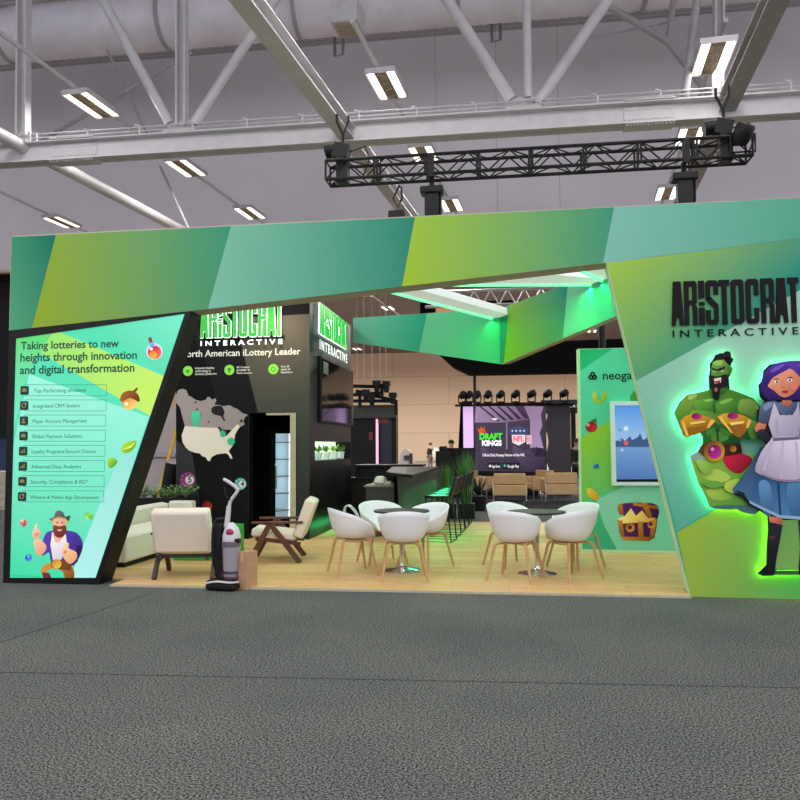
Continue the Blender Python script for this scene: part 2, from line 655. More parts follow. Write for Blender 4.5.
def panel_wall_mat(name, col, seam, h):
    m = mat(name, col, 0.8)
    nt = m.node_tree
    b = nt.nodes['Principled BSDF']
    tc = nt.nodes.new('ShaderNodeTexCoord')
    sp = nt.nodes.new('ShaderNodeSeparateXYZ')
    cb = nt.nodes.new('ShaderNodeCombineXYZ')
    br = nt.nodes.new('ShaderNodeTexBrick')
    br.inputs['Scale'].default_value = 1.0
    br.inputs['Brick Width'].default_value = 12.0
    br.inputs['Row Height'].default_value = h
    br.inputs['Mortar Size'].default_value = 0.04
    br.inputs['Color1'].default_value = col
    br.inputs['Color2'].default_value = [c*0.94 for c in col[:3]]+[1]
    br.inputs['Mortar'].default_value = seam
    L = nt.links.new
    L(tc.outputs['Object'], sp.inputs[0])
    L(sp.outputs['X'], cb.inputs['X'])
    L(sp.outputs['Z'], cb.inputs['Y'])
    L(cb.outputs[0], br.inputs['Vector'])
    L(br.outputs['Color'], b.inputs['Base Color'])
    return m


M['carpet'] = carpet_mat()
M['wood'] = wood_mat()
M['wall_far'] = panel_wall_mat('tan_hall_wall', S(226, 200, 174), S(196, 172, 150), 3.0)
M['wall_grey'] = mat('grey_hall_wall', S(236, 230, 236), 0.85, noise=(0.12, .10, (1, 1, 1)))
M['ceil_ribbed'] = ribbed_mat('ribbed_roof_deck', S(206, 200, 204), 1.4, 'Y')
M['ceil_far'] = mat('brown_grey_ceiling', S(110, 98, 94), 0.9)
M['duct'] = mat('galvanised_duct', S(226, 222, 230), 0.5, noise=(1.0, .10, (1, 1, 1)))
M['far_floor'] = mat('far_hall_floor', S(150, 142, 134), 0.8)

mb = MB()
mb.box2((-90, -9, -0.12), (60, 15.62, 0))
struct('floor', mb, M['carpet'], smooth=False)
mb = MB()
mb.box2((-90, 15.62, -0.12), (60, 19.3, 0.0))
struct('floor.001', mb, M['carpet'], smooth=False)
mb = MB()
mb.box2((-90, 19.3, -0.12), (60, 80, 0.0))
struct('floor.002', mb, M['far_floor'], smooth=False)
mb = MB()
mb.box2((-3.5, 19.3, 0.0), (9, 24.8, 0.02))
struct('floor.003', mb, mat('black_lounge_carpet', S(40, 40, 44), 0.95, noise=(60, .4, (1, 1, 1))), smooth=False)
# two carpet seams in the aisle
M['seam'] = mat('carpet_seam', S(54, 56, 57), .95, noise=(30, .5, (1, 1, 1)))
mb = MB()
mb.bar(flo(-60, 671, .001), flo(860, 689, .001), .012, .003)
mb.bar(flo(-60, 662, .001), flo(150, 594, .001), .012, .003)
struct('trim_2', mb, M['seam'], smooth=False)
# wooden booth floor
XL, XR, YF, YB = -5.74, 3.42, 8.22, 15.6
mb = MB()
_fx0, _fx1 = at(113, 584, YF).x+.01, at(690.5, 596.5, YF).x-.01
mb.box2((XL, YF+.305, 0.0), (XR, YB, 0.022))
mb.box2((_fx0, YF-0.08, 0.0), (_fx1, YF+.305, 0.022))
struct('floor.004', mb, M['wood'], smooth=False)
mb = MB()
mb.box2((_fx0, YF-0.092, 0.0), (_fx1, YF-0.08, 0.024))
struct('trim_1', mb, M['tan_edge'], smooth=False)

mb = MB()
mb.box2((-90, 80, 0), (60, 80.4, 30))
struct('wall_back', mb, M['wall_far'], smooth=False)
YBK = 27.0
zb = at(5, 270, YBK).z
mb = MB()
mb.box2((-60, YBK, zb), (40, YBK+0.4, 16.6))
struct('wall_upper', mb, M['wall_grey'], smooth=False)
mb = MB()
mb.box2((-60, 2, 16.6), (40, YBK+.4, 16.9))
struct('ceiling', mb, M['ceil_ribbed'], smooth=False)
mb = MB()
mb.box2((-90, YBK+.41, zb+3.0), (60, 79.98, zb+3.2))
struct('ceiling.001', mb, M['ceil_far'], smooth=False)

# --- air duct along the roof
yd = 21.5
cz = at(200, 19, yd).z
t = thing('air_duct', 'fat round grey ventilation duct running under the hall roof', 'duct', (0, yd, cz))
mb = MB()
n = 260
path, rad = [], []
for i in range(n+1):
    path.append((-21+34*i/n, yd, cz))
    rad.append(0.80 + (0.016 if i % 2 else -0.016))
mb.tube(path, rad, 28)
mb.obj('duct_tube', M['duct'], t)
for x in (-15.5, -10.2, -6.0, -1.2, 4.0):
    mb = MB()
    mb.lathe([(0.81, -.06), (0.86, -.06), (0.86, .06), (0.81, .06)], 28, (x, yd, cz), (1, 0, 0))
    mb.obj('joint_collar', M['steel_dim'], t)

# --- white roof truss
YT = 14.5
zt0, zb0 = at(400, 120, YT).z, at(400, 141, YT).z
t = thing('roof_truss', 'long white steel roof truss with a flanged bottom chord crossing above the booth', 'truss', (0, YT, zb0))
mb = MB()
mb.box2((-16, YT-.17, zt0-.03), (10, YT+.17, zt0))
mb.box2((-16, YT-.012, zb0), (10, YT+.012, zt0))
mb.box2((-16, YT-.17, zb0), (10, YT+.17, zb0+.03))
mb.obj('bottom_chord', M['steel'], t, smooth=False)


def post(a, b, w, name):
    p, q = at(*a, YT), at(*b, YT)
    mb = MB()
    # open channel: two flanges and a web, as the photo shows light edges with a darker middle
    d = (q-p).normalized()
    x = d.cross(Vector((0, 1, 0))).normalized()
    mb.bar(p+x*w*.42, q+x*w*.42, w*.16, .20, (0, 1, 0))
    mb.bar(p-x*w*.42, q-x*w*.42, w*.16, .20, (0, 1, 0))
    mb.bar(p+Vector((0, .05, 0)), q+Vector((0, .05, 0)), w*.8, .03, (0, 1, 0))
    mb.obj(name, M['steel'], t, smooth=False)


def strut(a, b, r, name, mt='steel'):
    mb = MB()
    mb.tube([at(*a, YT), at(*b, YT)], r, 14)
    mb.obj(name, M[mt], t)


post((24, -40), (23, 136), .235, 'upright')
post((182, -40), (182, 126), .21, 'upright')
strut((526, -40), (528, 98), .085, 'upright')
post((719, -40), (718, 96), .17, 'upright')
strut((80, -42), (170, 124), .10, 'diagonal')
strut((302, -42), (194, 124), .10, 'diagonal')
strut((420, -42), (512, 100), .11, 'diagonal')
strut((636, -42), (537, 104), .11, 'diagonal')
strut((702, -42), (685, 98), .075, 'diagonal', 'steel_dim')
for x, y, w in ((182, 127, .62), (523, 103, .62), (23, 142, .35)):
    p = at(x, y, YT)
    mb = MB()
    mb.box((p.x, YT, zt0+.14), (w, .03, .28))
    mb.box((p.x, YT, zt0+.02), (w*1.1, .36, .04))
    for k in range(4):
        mb.lathe([(.02, -.05), (.02, .05)], 8, (p.x-w*.35+k*w*.23, YT, zt0+.2), (0, 1, 0))
    mb.obj('gusset_plate', M['steel'], t, smooth=False)
# pair of rails along the top of the chord, and their clips
for dz in (.09, .17):
    mb = MB()
    mb.tube([(-16, YT-.1, zt0+dz), (10, YT-.1, zt0+dz)], .012, 6)
    mb.obj('rail', M['steel'], t)
for k in range(18):
    x = -12+k*1.15
    mb = MB()
    mb.bar((x, YT-.1, zt0), (x, YT-.1, zt0+.2), .03, .03, (0, 1, 0))
    mb.bar((x, YT-.1, zt0+.19), (x-.1, YT-.1, zt0+.22), .03, .03, (0, 1, 0))
    mb.obj('rail_clip', M['steel'], t, smooth=False)
# perforated splice plates
for x0, x1 in ((54, 98), (624, 674)):
    a, b = at(x0, 130, YT).x, at(x1, 130, YT).x
    mb = MB()
    mb.box2((a, YT-.2, zb0-.02), (b, YT+.2, zb0))
    mb.box2((a, YT-.2, zt0), (b, YT+.2, zt0+.02))
    mb.box2((a, YT-.03, zb0+.06), (b, YT-.012, zt0-.06))
    n = 14
    for k in range(n):
        x = a+(b-a)*(k+.5)/n
        for zz in (zb0-.03, zt0+.03):
            mb.lathe([(.018, -.02), (.018, .02)], 8, (x, YT-.15, zz))
        for zz in (zb0+.12, zt0-.12):
            mb.lathe([(.014, -.02), (.014, .02)], 8, (x, YT-.03, zz), (0, 1, 0))
    mb.obj('splice_plate', M['steel'], t, smooth=False)

# --- purlins running into the depth of the hall
DH = ray(575, 436).normalized()
for (x, y), s0, s1, lab in (((23, 147), -7, 11.6, 'left'), ((348, 134), -7.5, 12, 'middle'), ((727, 104), -7.0, 12, 'right')):
    p = at(x, y, YT-.02)
    a, b = p+DH*s0, p+DH*s1
    side = DH.cross(Vector((0, 0, 1))).normalized()
    mb = MB()
    if lab == 'left':
        mb.tube([a, b], .14, 16)
        m_ = 'steel'
    else:
        up = side.cross(DH)
        mb.bar(a+up*.13, b+up*.13, .3, .025)
        mb.bar(a-up*.13, b-up*.13, .3, .025)
        mb.bar(a, b, .03, .26)
        m_ = 'steel' if lab == 'middle' else 'steel_dim'
    o = mb.obj('roof_beam', M[m_], org=p, smooth=(lab == 'left'))
    tag(o, {'left': 'round white steel roof tube running back at the left end of the truss',
            'middle': 'white flanged roof beam running back over the left end of the black lighting truss',
            'right': 'grey flanged roof beam running back over the right end of the black lighting truss'}[lab], 'beam', 'beams running into the hall')

# --- thin braces behind the truss
for pts, r, lab in ((((40, 142), (192, 52)), .06, 'slim dark grey brace slanting up behind the left of the roof truss'),
                    (((107, 50), (148, 136)), .035, 'thin grey rod leaning behind the left lamps of the roof'),
                    (((160, 166), (192, 236)), .035, 'thin grey rod hanging slanted above the left of the header'),
                    (((608, 6), (668, 42), (716, 104)), .09, 'bent grey brace behind the right end of the roof truss'),
                    (((676, -20), (668, 42)), .08, 'short grey brace hanging from the roof deck at the right'),
                    (((590, 38), (668, 22)), .03, 'thin grey cable tie under the roof deck at the right')):
    mb = MB()
    P = [at(x, y, 20.0) for x, y in pts]
    mb.tube(P, r, 10)
    o = mb.obj('roof_brace', M['steel_dim'], org=P[0])
    tag(o, lab, 'brace')

# --- high-bay lamps in three rows, each on a conduit
side = DH.cross(Vector((0, 0, 1))).normalized()
flat = Vector((DH.x, DH.y, 0)).normalized()
ang = math.atan2(flat.y, flat.x)-PI/2


def lamp_proto():
    t = thing('high_bay_lamp', '', 'lamp', world=False)
    mb = MB()
    mb.box((0, 0, .05), (.62, 1.22, .06))
    for sx in (-1, 1):
        mb.box((sx*.30, 0, .0), (.02, 1.22, .06))
    for sy in (-1, 1):
        mb.box((0, sy*.60, .0), (.62, .02, .06))
    mb.obj('housing', M['steel'], t, smooth=False)
    for sx in (-1, 1):
        mb = MB()
        mb.box((sx*.20, 0, .0), (.14, 1.10, .035))
        mb.obj('tube', M['lamp_glow'], t, smooth=False)
    mb = MB()
    for k in range(7):
        mb.box((-.12+k*.04, 0, .0), (.012, 1.2, .05))
    for k in range(4):
        mb.box((0, -.45+k*.3, .0), (.27, .012, .05))
    mb.box((0, 0, .018), (.27, 1.2, .01))
    mb.obj('louvre', M['louver'], t, smooth=False)
    return t


LZ = 9.0
rows = [('left', [(92, 105), (186, 168), (250, 213)]), ('middle', [(387, 85), (424, 155), (451, 205)]),
        ('right', [(713, 58), (690, 137), (667, 193)]), ('far left', [(62, 222)]), ('far hall', [(365, 294), (388, 308), (357, 349), (592, 331)])]
lamp = None
lights = []
names = {'left': ['nearest', 'second', 'third'], 'middle': ['nearest', 'second', 'third'], 'right': ['nearest', 'second', 'third'],
         'far left': ['single'], 'far hall': ['leftmost of the two between header and back fascia', 'rightmost of the two between header and back fascia', 'low one beside the side sign', 'one under the right back fascia']}
for rn, pts in rows:
    for k, (x, y) in enumerate(pts):
        p = flo(x, y, (LZ if (rn, k) != ('right', 0) else 8.55) if rn != 'far hall' else zb+1.2)
        lab = ('%s bright high-bay lamp in the %s row under the roof' % (names[rn][k], rn)) if rn != 'far hall' else ('far-off high-bay lamp, the %s' % names[rn][k])
        if rn == 'far left':
            lab = 'small bright high-bay lamp just above the left end of the header'
        if lamp is None:
            lamp = lamp_proto()
            lamp.location = p
            lamp.rotation_euler.z = ang
            tag(lamp, lab, None, 'high-bay lamps')
        else:
            dup(lamp, p, ang, lab, 'high-bay lamps')
        lights.append((p, rn))
# conduits along the rows
for rn, a, b, lab in (('left', (-40, 4), (270, 228), 'white conduit carrying the left row of lamps'),
                      ('middle', (352, 20), (462, 224), 'white conduit carrying the middle row of lamps'),
                      ('right', (726, 20), (660, 210), 'white conduit carrying the right row of lamps'),
                      ('far left', (-30, 178), (100, 238), 'thin white conduit above the left end of the header')):
    P = [flo(*a, LZ+.135), flo(*b, LZ+.135)]
    mb = MB()
    mb.tube(P, .045, 8)
    tag(mb.obj('lamp_conduit', M['steel'], org=P[0]), lab, 'conduit', 'lamp conduits')
P = [flo(366, 291, zb+1.335), flo(420, 330, zb+1.335)]
mb = MB()
mb.tube(P, .045, 8)
tag(mb.obj('lamp_conduit', M['steel'], org=P[0]), 'white conduit between the far lamps seen under the header', 'conduit', 'lamp conduits')

# --- white heater box under the duct
p = at(348, 18, 16.0)
t = thing('unit_heater', 'white box heater hanging from the roof above the middle row of lamps', 'heater', p, ang, world=False)
mb = MB()
mb.box((0, 0, 0), (.62, .7, .52))
mb.obj('casing', M['steel'], t, bevel=.02, smooth=False)
mb = MB()
mb.box((0, 0, -.27), (.46, .5, .03))
for k in range(6):
    mb.box((0, -.2+k*.08, -.29), (.46, .02, .03))
mb.obj('grille', M['louver'], t, smooth=False)
mb = MB()
mb.tube([(0, 0, .2), (0, 0, 1.6)], .03, 8)
mb.obj('hanger_rod', M['steel_dim'], t)
# small brackets and hanging wires
for i, (x, y, lab) in enumerate(((495, 25, 'small grey steel hanger bracket under the roof deck'), (338, 40, 'thin dark bracket behind the white heater box'))):
    p = at(x, y, 23.6)
    mb = MB()
    mb.tube([p+Vector((-.12, 0, .6)), p+Vector((-.1, 0, -.55)), p+Vector((.16, 0, -.5)), p+Vector((.2, 0, .5))], .05, 8)
    tag(mb.obj('hanger_bracket', M['steel_dim'], org=p), lab, 'bracket')

# --- black lighting truss hung over the booth
YK = 10.4
A = at(328, 175, YK)
B = at(749, 148, YK)
zk = (A.z+B.z)/2
t = thing('lighting_truss', 'black box lighting truss hung level above the green header', 'lighting truss', (A.x, YK, zk))
hh, hd = .135, .145
for sy in (-1, 1):
    for sz in (-1, 1):
        mb = MB()
        mb.tube([(A.x, YK+sy*hd, zk+sz*hh), (B.x, YK+sy*hd, zk+sz*hh)], .024, 10)
        mb.obj('chord', M['black_metal'], t)
L = B.x-A.x
n = 20
mb = MB()
for sy in (-1, 1):
    for k in range(n):
        x0, x1 = A.x+L*k/n, A.x+L*(k+1)/n
        za, zb_ = (-hh, hh) if k % 2 == 0 else (hh, -hh)
        mb.tube([(x0, YK+sy*hd, zk+za), (x1, YK+sy*hd, zk+zb_)], .011, 6)
for sz in (-1, 1):
    for k in range(n):
        x0, x1 = A.x+L*k/n, A.x+L*(k+1)/n
        mb.tube([(x0, YK-hd*(1 if k % 2 else -1), zk+sz*hh), (x1, YK+hd*(1 if k % 2 else -1), zk+sz*hh)], .010, 6)
mb.obj('lattice', M['black_metal'], t)
for k in range(0, 9):
    x = A.x+L*k/8
    mb = MB()
    for sy in (-1, 1):
        for dx in ((-.02, .02) if 0 < k < 8 else (0,)):
            mb.tube([(x+dx, YK+sy*hd, zk-hh), (x+dx, YK+sy*hd, zk+hh)], .016, 6)
    for sz in (-1, 1):
        mb.tube([(x, YK-hd, zk+sz*hh), (x, YK+hd, zk+sz*hh)], .014, 6)
    mb.obj('end_frame', M['black_metal'], t)


def hoist(px, lab, top):
    p = at(px, 160, YK)
    x = p.x
    t = thing('chain_hoist', lab, 'hoist', (x, YK, zk))
    mb = MB()
    mb.box((x, YK, zk+.02), (.16, .2, .36))
    mb.box((x-.02, YK, zk+.30), (.22, .2, .2), Matrix.Rotation(.25, 3, 'Y'))
    mb.lathe([(.09, -.14), (.1, -.1), (.1, .1), (.09, .14)], 14, (x-.12, YK, zk+.34), (1, 0, .2))
    mb.obj('motor_body', M['black_metal'], t)
    mb = MB()
    mb.tube([(x, YK, zk+.42), (x, YK, zk+.55), (x-.09, YK, zk+.75), (x-.09, YK, zk+.86)], .02, 8)
    mb.tube([(x, YK, zk+.55), (x+.08, YK, zk+.75), (x+.08, YK, top)], .014, 8)
    mb.obj('sling', M['black_metal'], t)
    mb = MB()
    mb.tube([(x+.1, YK, zk+.3), (x+.32, YK+.02, zk+.38), (x+.38, YK, zk+.15), (x+.3, YK, zk-.05)], .012, 6)
    mb.obj('power_cable', M['black'], t)
    return t


hoist(343, 'black chain hoist at the left end of the lighting truss', at(345, 116, YK).z)
hoist(725, 'black chain hoist at the right end of the lighting truss', at(722, 85, YK).z)


def moving_light(px, lab, y0, y1):
    p = at(px, y0, YK)
    x = p.x
    z0, z1 = zk-hh, at(px, y1, YK).z
    t = thing('moving_head_light', lab, 'stage light', (x, YK, z0))
    mb = MB()
    mb.bar((x, YK-hd, zk+hh), (x, YK-hd, zk-hh-.05), .09, .06, (0, 1, 0))
    mb.tube([(x, YK, zk-hh), (x, YK, zk-hh-.16)], .035, 10)
    mb.obj('clamp', M['black_metal'], t)
    mb = MB()
    mb.box((x, YK, z0-.20), (.32, .22, .10))
    mb.obj('base_box', M['black'], t, bevel=.015)
    mb = MB()
    mb.box2((x-.10, YK-.08, z1), (x+.10, YK+.08, z0-.24))
    mb.box((x+.12, YK, z0-.4), (.03, .12, .3))
    mb.obj('lamp_head', M['black'], t, bevel=.03)


moving_light(432, 'black moving-head light hanging under the left half of the lighting truss', 185, 236)
moving_light(684, 'black moving-head light hanging under the right half of the lighting truss', 175, 222)
# lamp clamped at the right end of the truss
p = at(738, 140, YK)
t = thing('par_can_light', 'black can light with a yoke clamped at the right end of the lighting truss', 'stage light', (p.x, YK-.2, p.z))
mb = MB()
mb.lathe([(.10, -.13), (.12, -.05), (.12, .1), (.10, .13)], 18, (p.x, YK-.2, p.z), (.3, -.5, .8))
mb.obj('can', M['black_metal'], t)
mb = MB()
mb.tube([(p.x-.15, YK-.2, p.z), (p.x-.15, YK-.2, p.z-.24), (p.x+.15, YK-.2, p.z-.24), (p.x+.15, YK-.2, p.z)], .014, 6)
mb.obj('yoke', M['black_metal'], t)
# third hoist with a hook above the header
p = at(398, 208, 9.0)
t = thing('chain_hook', 'black hook and pulley hanging just above the header middle', 'hook', p)
mb = MB()
mb.tube([p+Vector((.02, 0, .28)), p+Vector((-.06, 0, .12)), p+Vector((0, 0, 0)), p+Vector((.05, 0, .12)), p+Vector((.04, 0, .26))], .014, 8)
mb.obj('sling', M['black_metal'], t)
mb = MB()
mb.box(p+Vector((-.02, 0, -.09)), (.2, .1, .12))
mb.obj('pulley_block', M['black_metal'], t, bevel=.02)

# ================================================================== THE BOOTH: front
TH3 = 0.30
ZTOP = (at(12, 236.5, YF).z+at(400, 218, YF).z+at(800, 198, YF).z)/3


def XZ(x, y, Y=YF):
    p = at(x, y, Y)
    return (p.x, p.z)


hbl = XZ(9, 330.5)
hb2 = XZ(195, 310.5)
hbr = XZ(606, 262.8)
slope = (hbr[1]-hb2[1])/(hbr[0]-hb2[0])
hend = (XR, hbr[1]+slope*(XR-hbr[0]))
XHL = hbl[0]
t_head = thing('header_fascia', 'long green header board with a slanted lower edge spanning the front of the booth', 'header', (0, YF, hbr[1]))
out = [(XHL, ZTOP), (XR, ZTOP), hend, hbr, hb2, hbl]
mb = MB()
mb.prism([(x, YF, z) for x, z in out], (0, TH3, 0))
mb.obj('core_panel', M['tan_edge'], t_head, smooth=False)


def hdr_bottom(x):       # photo y of the header's lower edge
    if x < 195:
        return 330.5+(x-9)*(310.5-330.5)/186
    if x < 606:
        return 310.5+(x-195)*(262.8-310.5)/411
    return 262.8+(x-606)*(238.4-262.8)/194


def hdr_top(x):
    return 237.0+(x-12)*(198.0-237.0)/788


a = Art(Y=YF)
X2 = 860


def facet(xt0, xt1, xb0, xb1, c0, c1, g0, g1):
    pts = [(xt0, hdr_top(xt0)), (xt1, hdr_top(xt1)), (xb1, hdr_bottom(xb1))]
    for xm in (606, 195):
        if xb0 < xm < xb1:
            pts.append((xm, hdr_bottom(xm)))
    pts.append((xb0, hdr_bottom(xb0)))
    a.poly(pts, c0, c1, g0, g1)


facet(11.8, 56, 9.3, 32, (72, 150, 112), (30, 122, 98), (12, 280), (56, 260))
facet(56, 231, 32, 208, (138, 168, 58), (58, 146, 114), (52, 290), (232, 262))
facet(231, 415, 208, 402, (120, 184, 156), (44, 134, 112), (222, 275), (414, 245))
facet(415, 614, 402, 603, (154, 190, 58), (58, 146, 118), (410, 255), (618, 228))
facet(614, X2, 603, X2, (124, 184, 168), (72, 156, 126), (606, 235), (840, 215))
a.mb.obj('printed_graphic', M['print'], t_head, smooth=False)
mb = MB()
mb.box2((XHL+.02, YF+.01, ZTOP), (XR, YF+TH3-.01, ZTOP+.012))
mb.obj('top_cap', M['tan_edge'], t_head, smooth=False)

# ---------------- left light box
t_lb = thing('light_box_panel', 'tall slanted mint light box in a black frame at the left booth end', 'light box', (XZ(50, 584)[0], YF, 0))
fo = [(9, 330.7), (191, 311.2), (98.5, 584.5), (3, 583)]
fi = [(15.2, 338.5), (184.8, 313.6), (95.5, 578), (9, 578)]
O3 = [at(x, y, YF) for x, y in fo]
I3 = [at(x, y, YF) for x, y in fi]
O3[2].z = O3[3].z = 0.0
mb = MB()
for i in range(4):
    j = (i+1) % 4
    mb.prism([O3[i], O3[j], I3[j], I3[i]], (0, TH3, 0))
mb.obj('frame', M['black'], t_lb, smooth=False)
mb = MB()
mb.prism([p+Vector((0, .02, 0)) for p in I3], (0, TH3-.04, 0))
mb.obj('light_box', M['black'], t_lb, smooth=False)


def LB():
    return Art(Y=YF+.0195, w0=.001)


a = LB()
a.poly(fi, (86, 222, 178), (104, 228, 190), (20, 330), (90, 578))
a.poly([(15.2, 338.5), (60, 332.2), (164, 376), (150, 416)], (150, 228, 116), (200, 238, 104), (30, 340), (164, 400))
a.poly([(29, 374), (149, 417), (95.5, 578), (62, 578), (9, 578), (12.4, 450)], (156, 242, 220), (104, 226, 186), (60, 380), (40, 520))
a.poly([(15.2, 338.5), (52, 333.2), (28, 374), (13.2, 430)], (104, 220, 130), (120, 232, 196), (30, 340), (20, 420))
a.poly([(122, 450), (135, 456), (141, 441), (95.5, 578), (70, 578)], (150, 226, 214), (176, 238, 230), (130, 450), (84, 578))
a.poly([(104, 326), (184.8, 313.6), (164, 376)], (120, 236, 200), (96, 220, 180), (180, 314), (150, 360))
a.mb.obj('printed_graphic', M['backlit'], t_lb, smooth=False)
YL = YF+.0195


def text_part(parent, body, x0, y0, x1, m, Y, name='lettering', h=None, depth=.003, bold=0.0, w0=0.0, **k):
    mb = MB()
    hh = None
    if h:
        hh = (at(x0, y0-h, Y)-at(x0, y0, Y)).z
    mb.text(body, frame_Y(x0, y0, Y, w0=w0), w=wid(x0, x1, y0, Y), h=hh, depth=depth, bold=bold, **k)
    return mb.obj(name, m, parent, smooth=False)


text_part(t_lb, 'Taking lotteries to new', 21, 349.5, 119, M['ink_green'], YL, 'title_lettering', bold=.022, depth=.004)
text_part(t_lb, 'heights through innovation', 20.5, 361.5, 137, M['ink_green'], YL, 'title_lettering', bold=.022, depth=.004)
text_part(t_lb, 'and digital transformation', 20, 374, 134.5, M['ink_green'], YL, 'title_lettering', bold=.022, depth=.004)
ROWS = [('Top Performing eInstants', 86), ('Integrated CRM System', 80), ('Player Account Management', 87), ('Global Payment Solutions', 82),
        ('Loyalty Programs/Second Chance', 95.5), ('Advanced Data Analytics', 81), ('Security, Compliance & RG*', 88), ('Website & Mobile App Development', 99)]
M['list_line'] = mat('list_outline', S(60, 150, 122), .6)
M['icon_ground'] = mat('dark_green_icon', S(30, 52, 40), .5)
M['icon_gold'] = mat('olive_gold_ink', S(140, 148, 96), .5)
for i, (s_, xe) in enumerate(ROWS):
    yc = 390.5+i*15.15
    xl = 20.2-i*.36
    mb = MB()

    def rr(x0, y0, x1, y1, w):
        P = [at(x, y, YL-w) for x, y in ((x0, y0), (x1, y0), (x1, y1), (x0, y1))]
        for j in range(4):
            mb.tube([P[j], P[(j+1) % 4]], .0028, 4)
    rr(xl+5, yc-5.8, 106.5-i*.4, yc+5.2, .004)
    row = mb.obj('list_box', M['list_line'], t_lb, smooth=False)
    text_part(row, s_, xl+13.5-i*.1, yc+2.2, xe, M['ink_green'], YL, 'lettering', bold=0.0, depth=.004)
    c = at(xl+4.7, yc, YL)
    mb = MB()
    r_, e = .052, .014
    P = []
    for sx, sz, a0 in ((1, 1, 0), (-1, 1, 90), (-1, -1, 180), (1, -1, 270)):
        for q in range(4):
            an = math.radians(a0+q*30)
            P.append(c+Vector((sx*(r_-e)+e*math.cos(an), -.002, sz*(r_-e)+e*math.sin(an))))
    mb.prism(P, (0, -.006, 0))
    ic = mb.obj('icon_tile', M['icon_ground'], row, smooth=False)
    mb = MB()
    c2 = c+Vector((0, -.011, 0))
    if i in (0, 3, 6):
        mb.box(c2, (.056, .004, .03))
        mb.box(c2+Vector((0, 0, .02)), (.03, .004, .01))
    elif i in (1, 7):
        mb.tube([c2+Vector((.025*math.cos(k*PI/6), 0, .025*math.sin(k*PI/6))) for k in range(12)], .006, 6, closed=True)
        mb.box(c2+Vector((.02, 0, .02)), (.02, .004, .02))
    elif i == 2:
        mb.lathe([(.014, -.002), (.014, .002)], 14, c2+Vector((0, 0, .014)), (0, 1, 0))
        mb.box(c2+Vector((0, 0, -.018)), (.046, .004, .024))
    else:
        for k in range(3):
            mb.box(c2+Vector((-.02+k*.02, 0, -.012+k*.007)), (.013, .004, .024+k*.014))
    mb.obj('icon_mark', M['icon_gold'], row, smooth=False)
text_part(t_lb, '*subject to availability and regional regulation', 11, 576, 40, M['list_line'], YL, 'small_print', depth=.003)

# little printed pictures on the light box
a = LB(); a.w = .0045     # potion flask
a.disc((154.5, 351.5), 8.3, (226, 236, 250), (206, 214, 240))
a.disc((154.8, 352.5), 6.8, (250, 120, 90), (196, 24, 40))
a.disc((153, 355), 4, (255, 190, 80), (240, 120, 50))
a.poly([(149, 342), (153, 341), (155, 347), (151, 348)], (150, 190, 240), (90, 120, 210), (149, 342), (156, 348))
a.poly([(148.2, 338), (151.6, 337), (153, 342), (149.5, 343)], (150, 70, 60))
a.disc((151.5, 349), 1.6, (255, 240, 240))
a.mb.obj('potion_flask_print', M['backlit'], t_lb, smooth=False)
a = LB(); a.w = .0045     # acorn
a.disc((129.6, 402.5), 7.6, (255, 216, 130), (214, 134, 40))
a.poly([(121, 402), (122, 394), (130, 390.5), (138, 394), (139.5, 402), (130, 398)], (160, 96, 48), (104, 56, 26), (124, 392), (138, 402), sp=3)
a.poly([(133, 391), (137, 387.5), (138.4, 389), (135, 393)], (120, 70, 34))
a.disc((126.5, 404), 2, (255, 240, 190))
a.mb.obj('acorn_print', M['backlit'], t_lb, smooth=False)
a = LB(); a.w = .0045     # leaves
a.poly([(121, 449), (125, 443), (131, 441), (136.5, 441), (135, 447), (130, 452), (124, 453)], (190, 232, 60), (70, 150, 30), (124, 442), (134, 452), sp=3)
a.poly([(121, 450), (130, 446), (136, 441.6), (131, 448)], (220, 244, 120))
a.poly([(107.5, 460), (112, 457.5), (117.8, 461), (114, 466.5), (109.5, 467.5)], (170, 220, 60), (70, 150, 30), (109, 459), (116, 466), sp=3)
a.mb.obj('leaf_print', M['backlit'], t_lb, smooth=False)
a = LB(); a.w = .0045     # gems
a.poly([(20, 520.5), (24, 519), (27, 521), (26.4, 525.4), (23.4, 527), (20.4, 523)], (240, 120, 120), (190, 30, 50), (21, 519), (26, 527))
a.poly([(20, 520.5), (24, 519), (23.4, 523)], (255, 200, 200))
a.mb.obj('red_gem_print', M['backlit'], t_lb, smooth=False)
a = LB(); a.w = .0045
a.disc((28.8, 557.8), 3.5, (90, 150, 250), (20, 60, 180))
a.poly([(27, 555), (30, 555.6), (28.6, 558)], (150, 200, 255))
a.mb.obj('blue_gem_print', M['backlit'], t_lb, smooth=False)
a = LB(); a.w = .0045
a.disc((88.5, 515.6), 3.6, (220, 246, 140), (110, 200, 60))
a.poly([(89, 513), (94, 515), (92, 520), (88, 518)], (150, 216, 90), (90, 180, 60), (88, 513), (93, 520))
a.mb.obj('lime_gem_print', M['backlit'], t_lb, smooth=False)


# bearded sailor print (points read from an enlarged view: x/6.667, 500 + y/6.667)
def g4(p):
    return (p[0]/6.667, 500+p[1]/6.667)


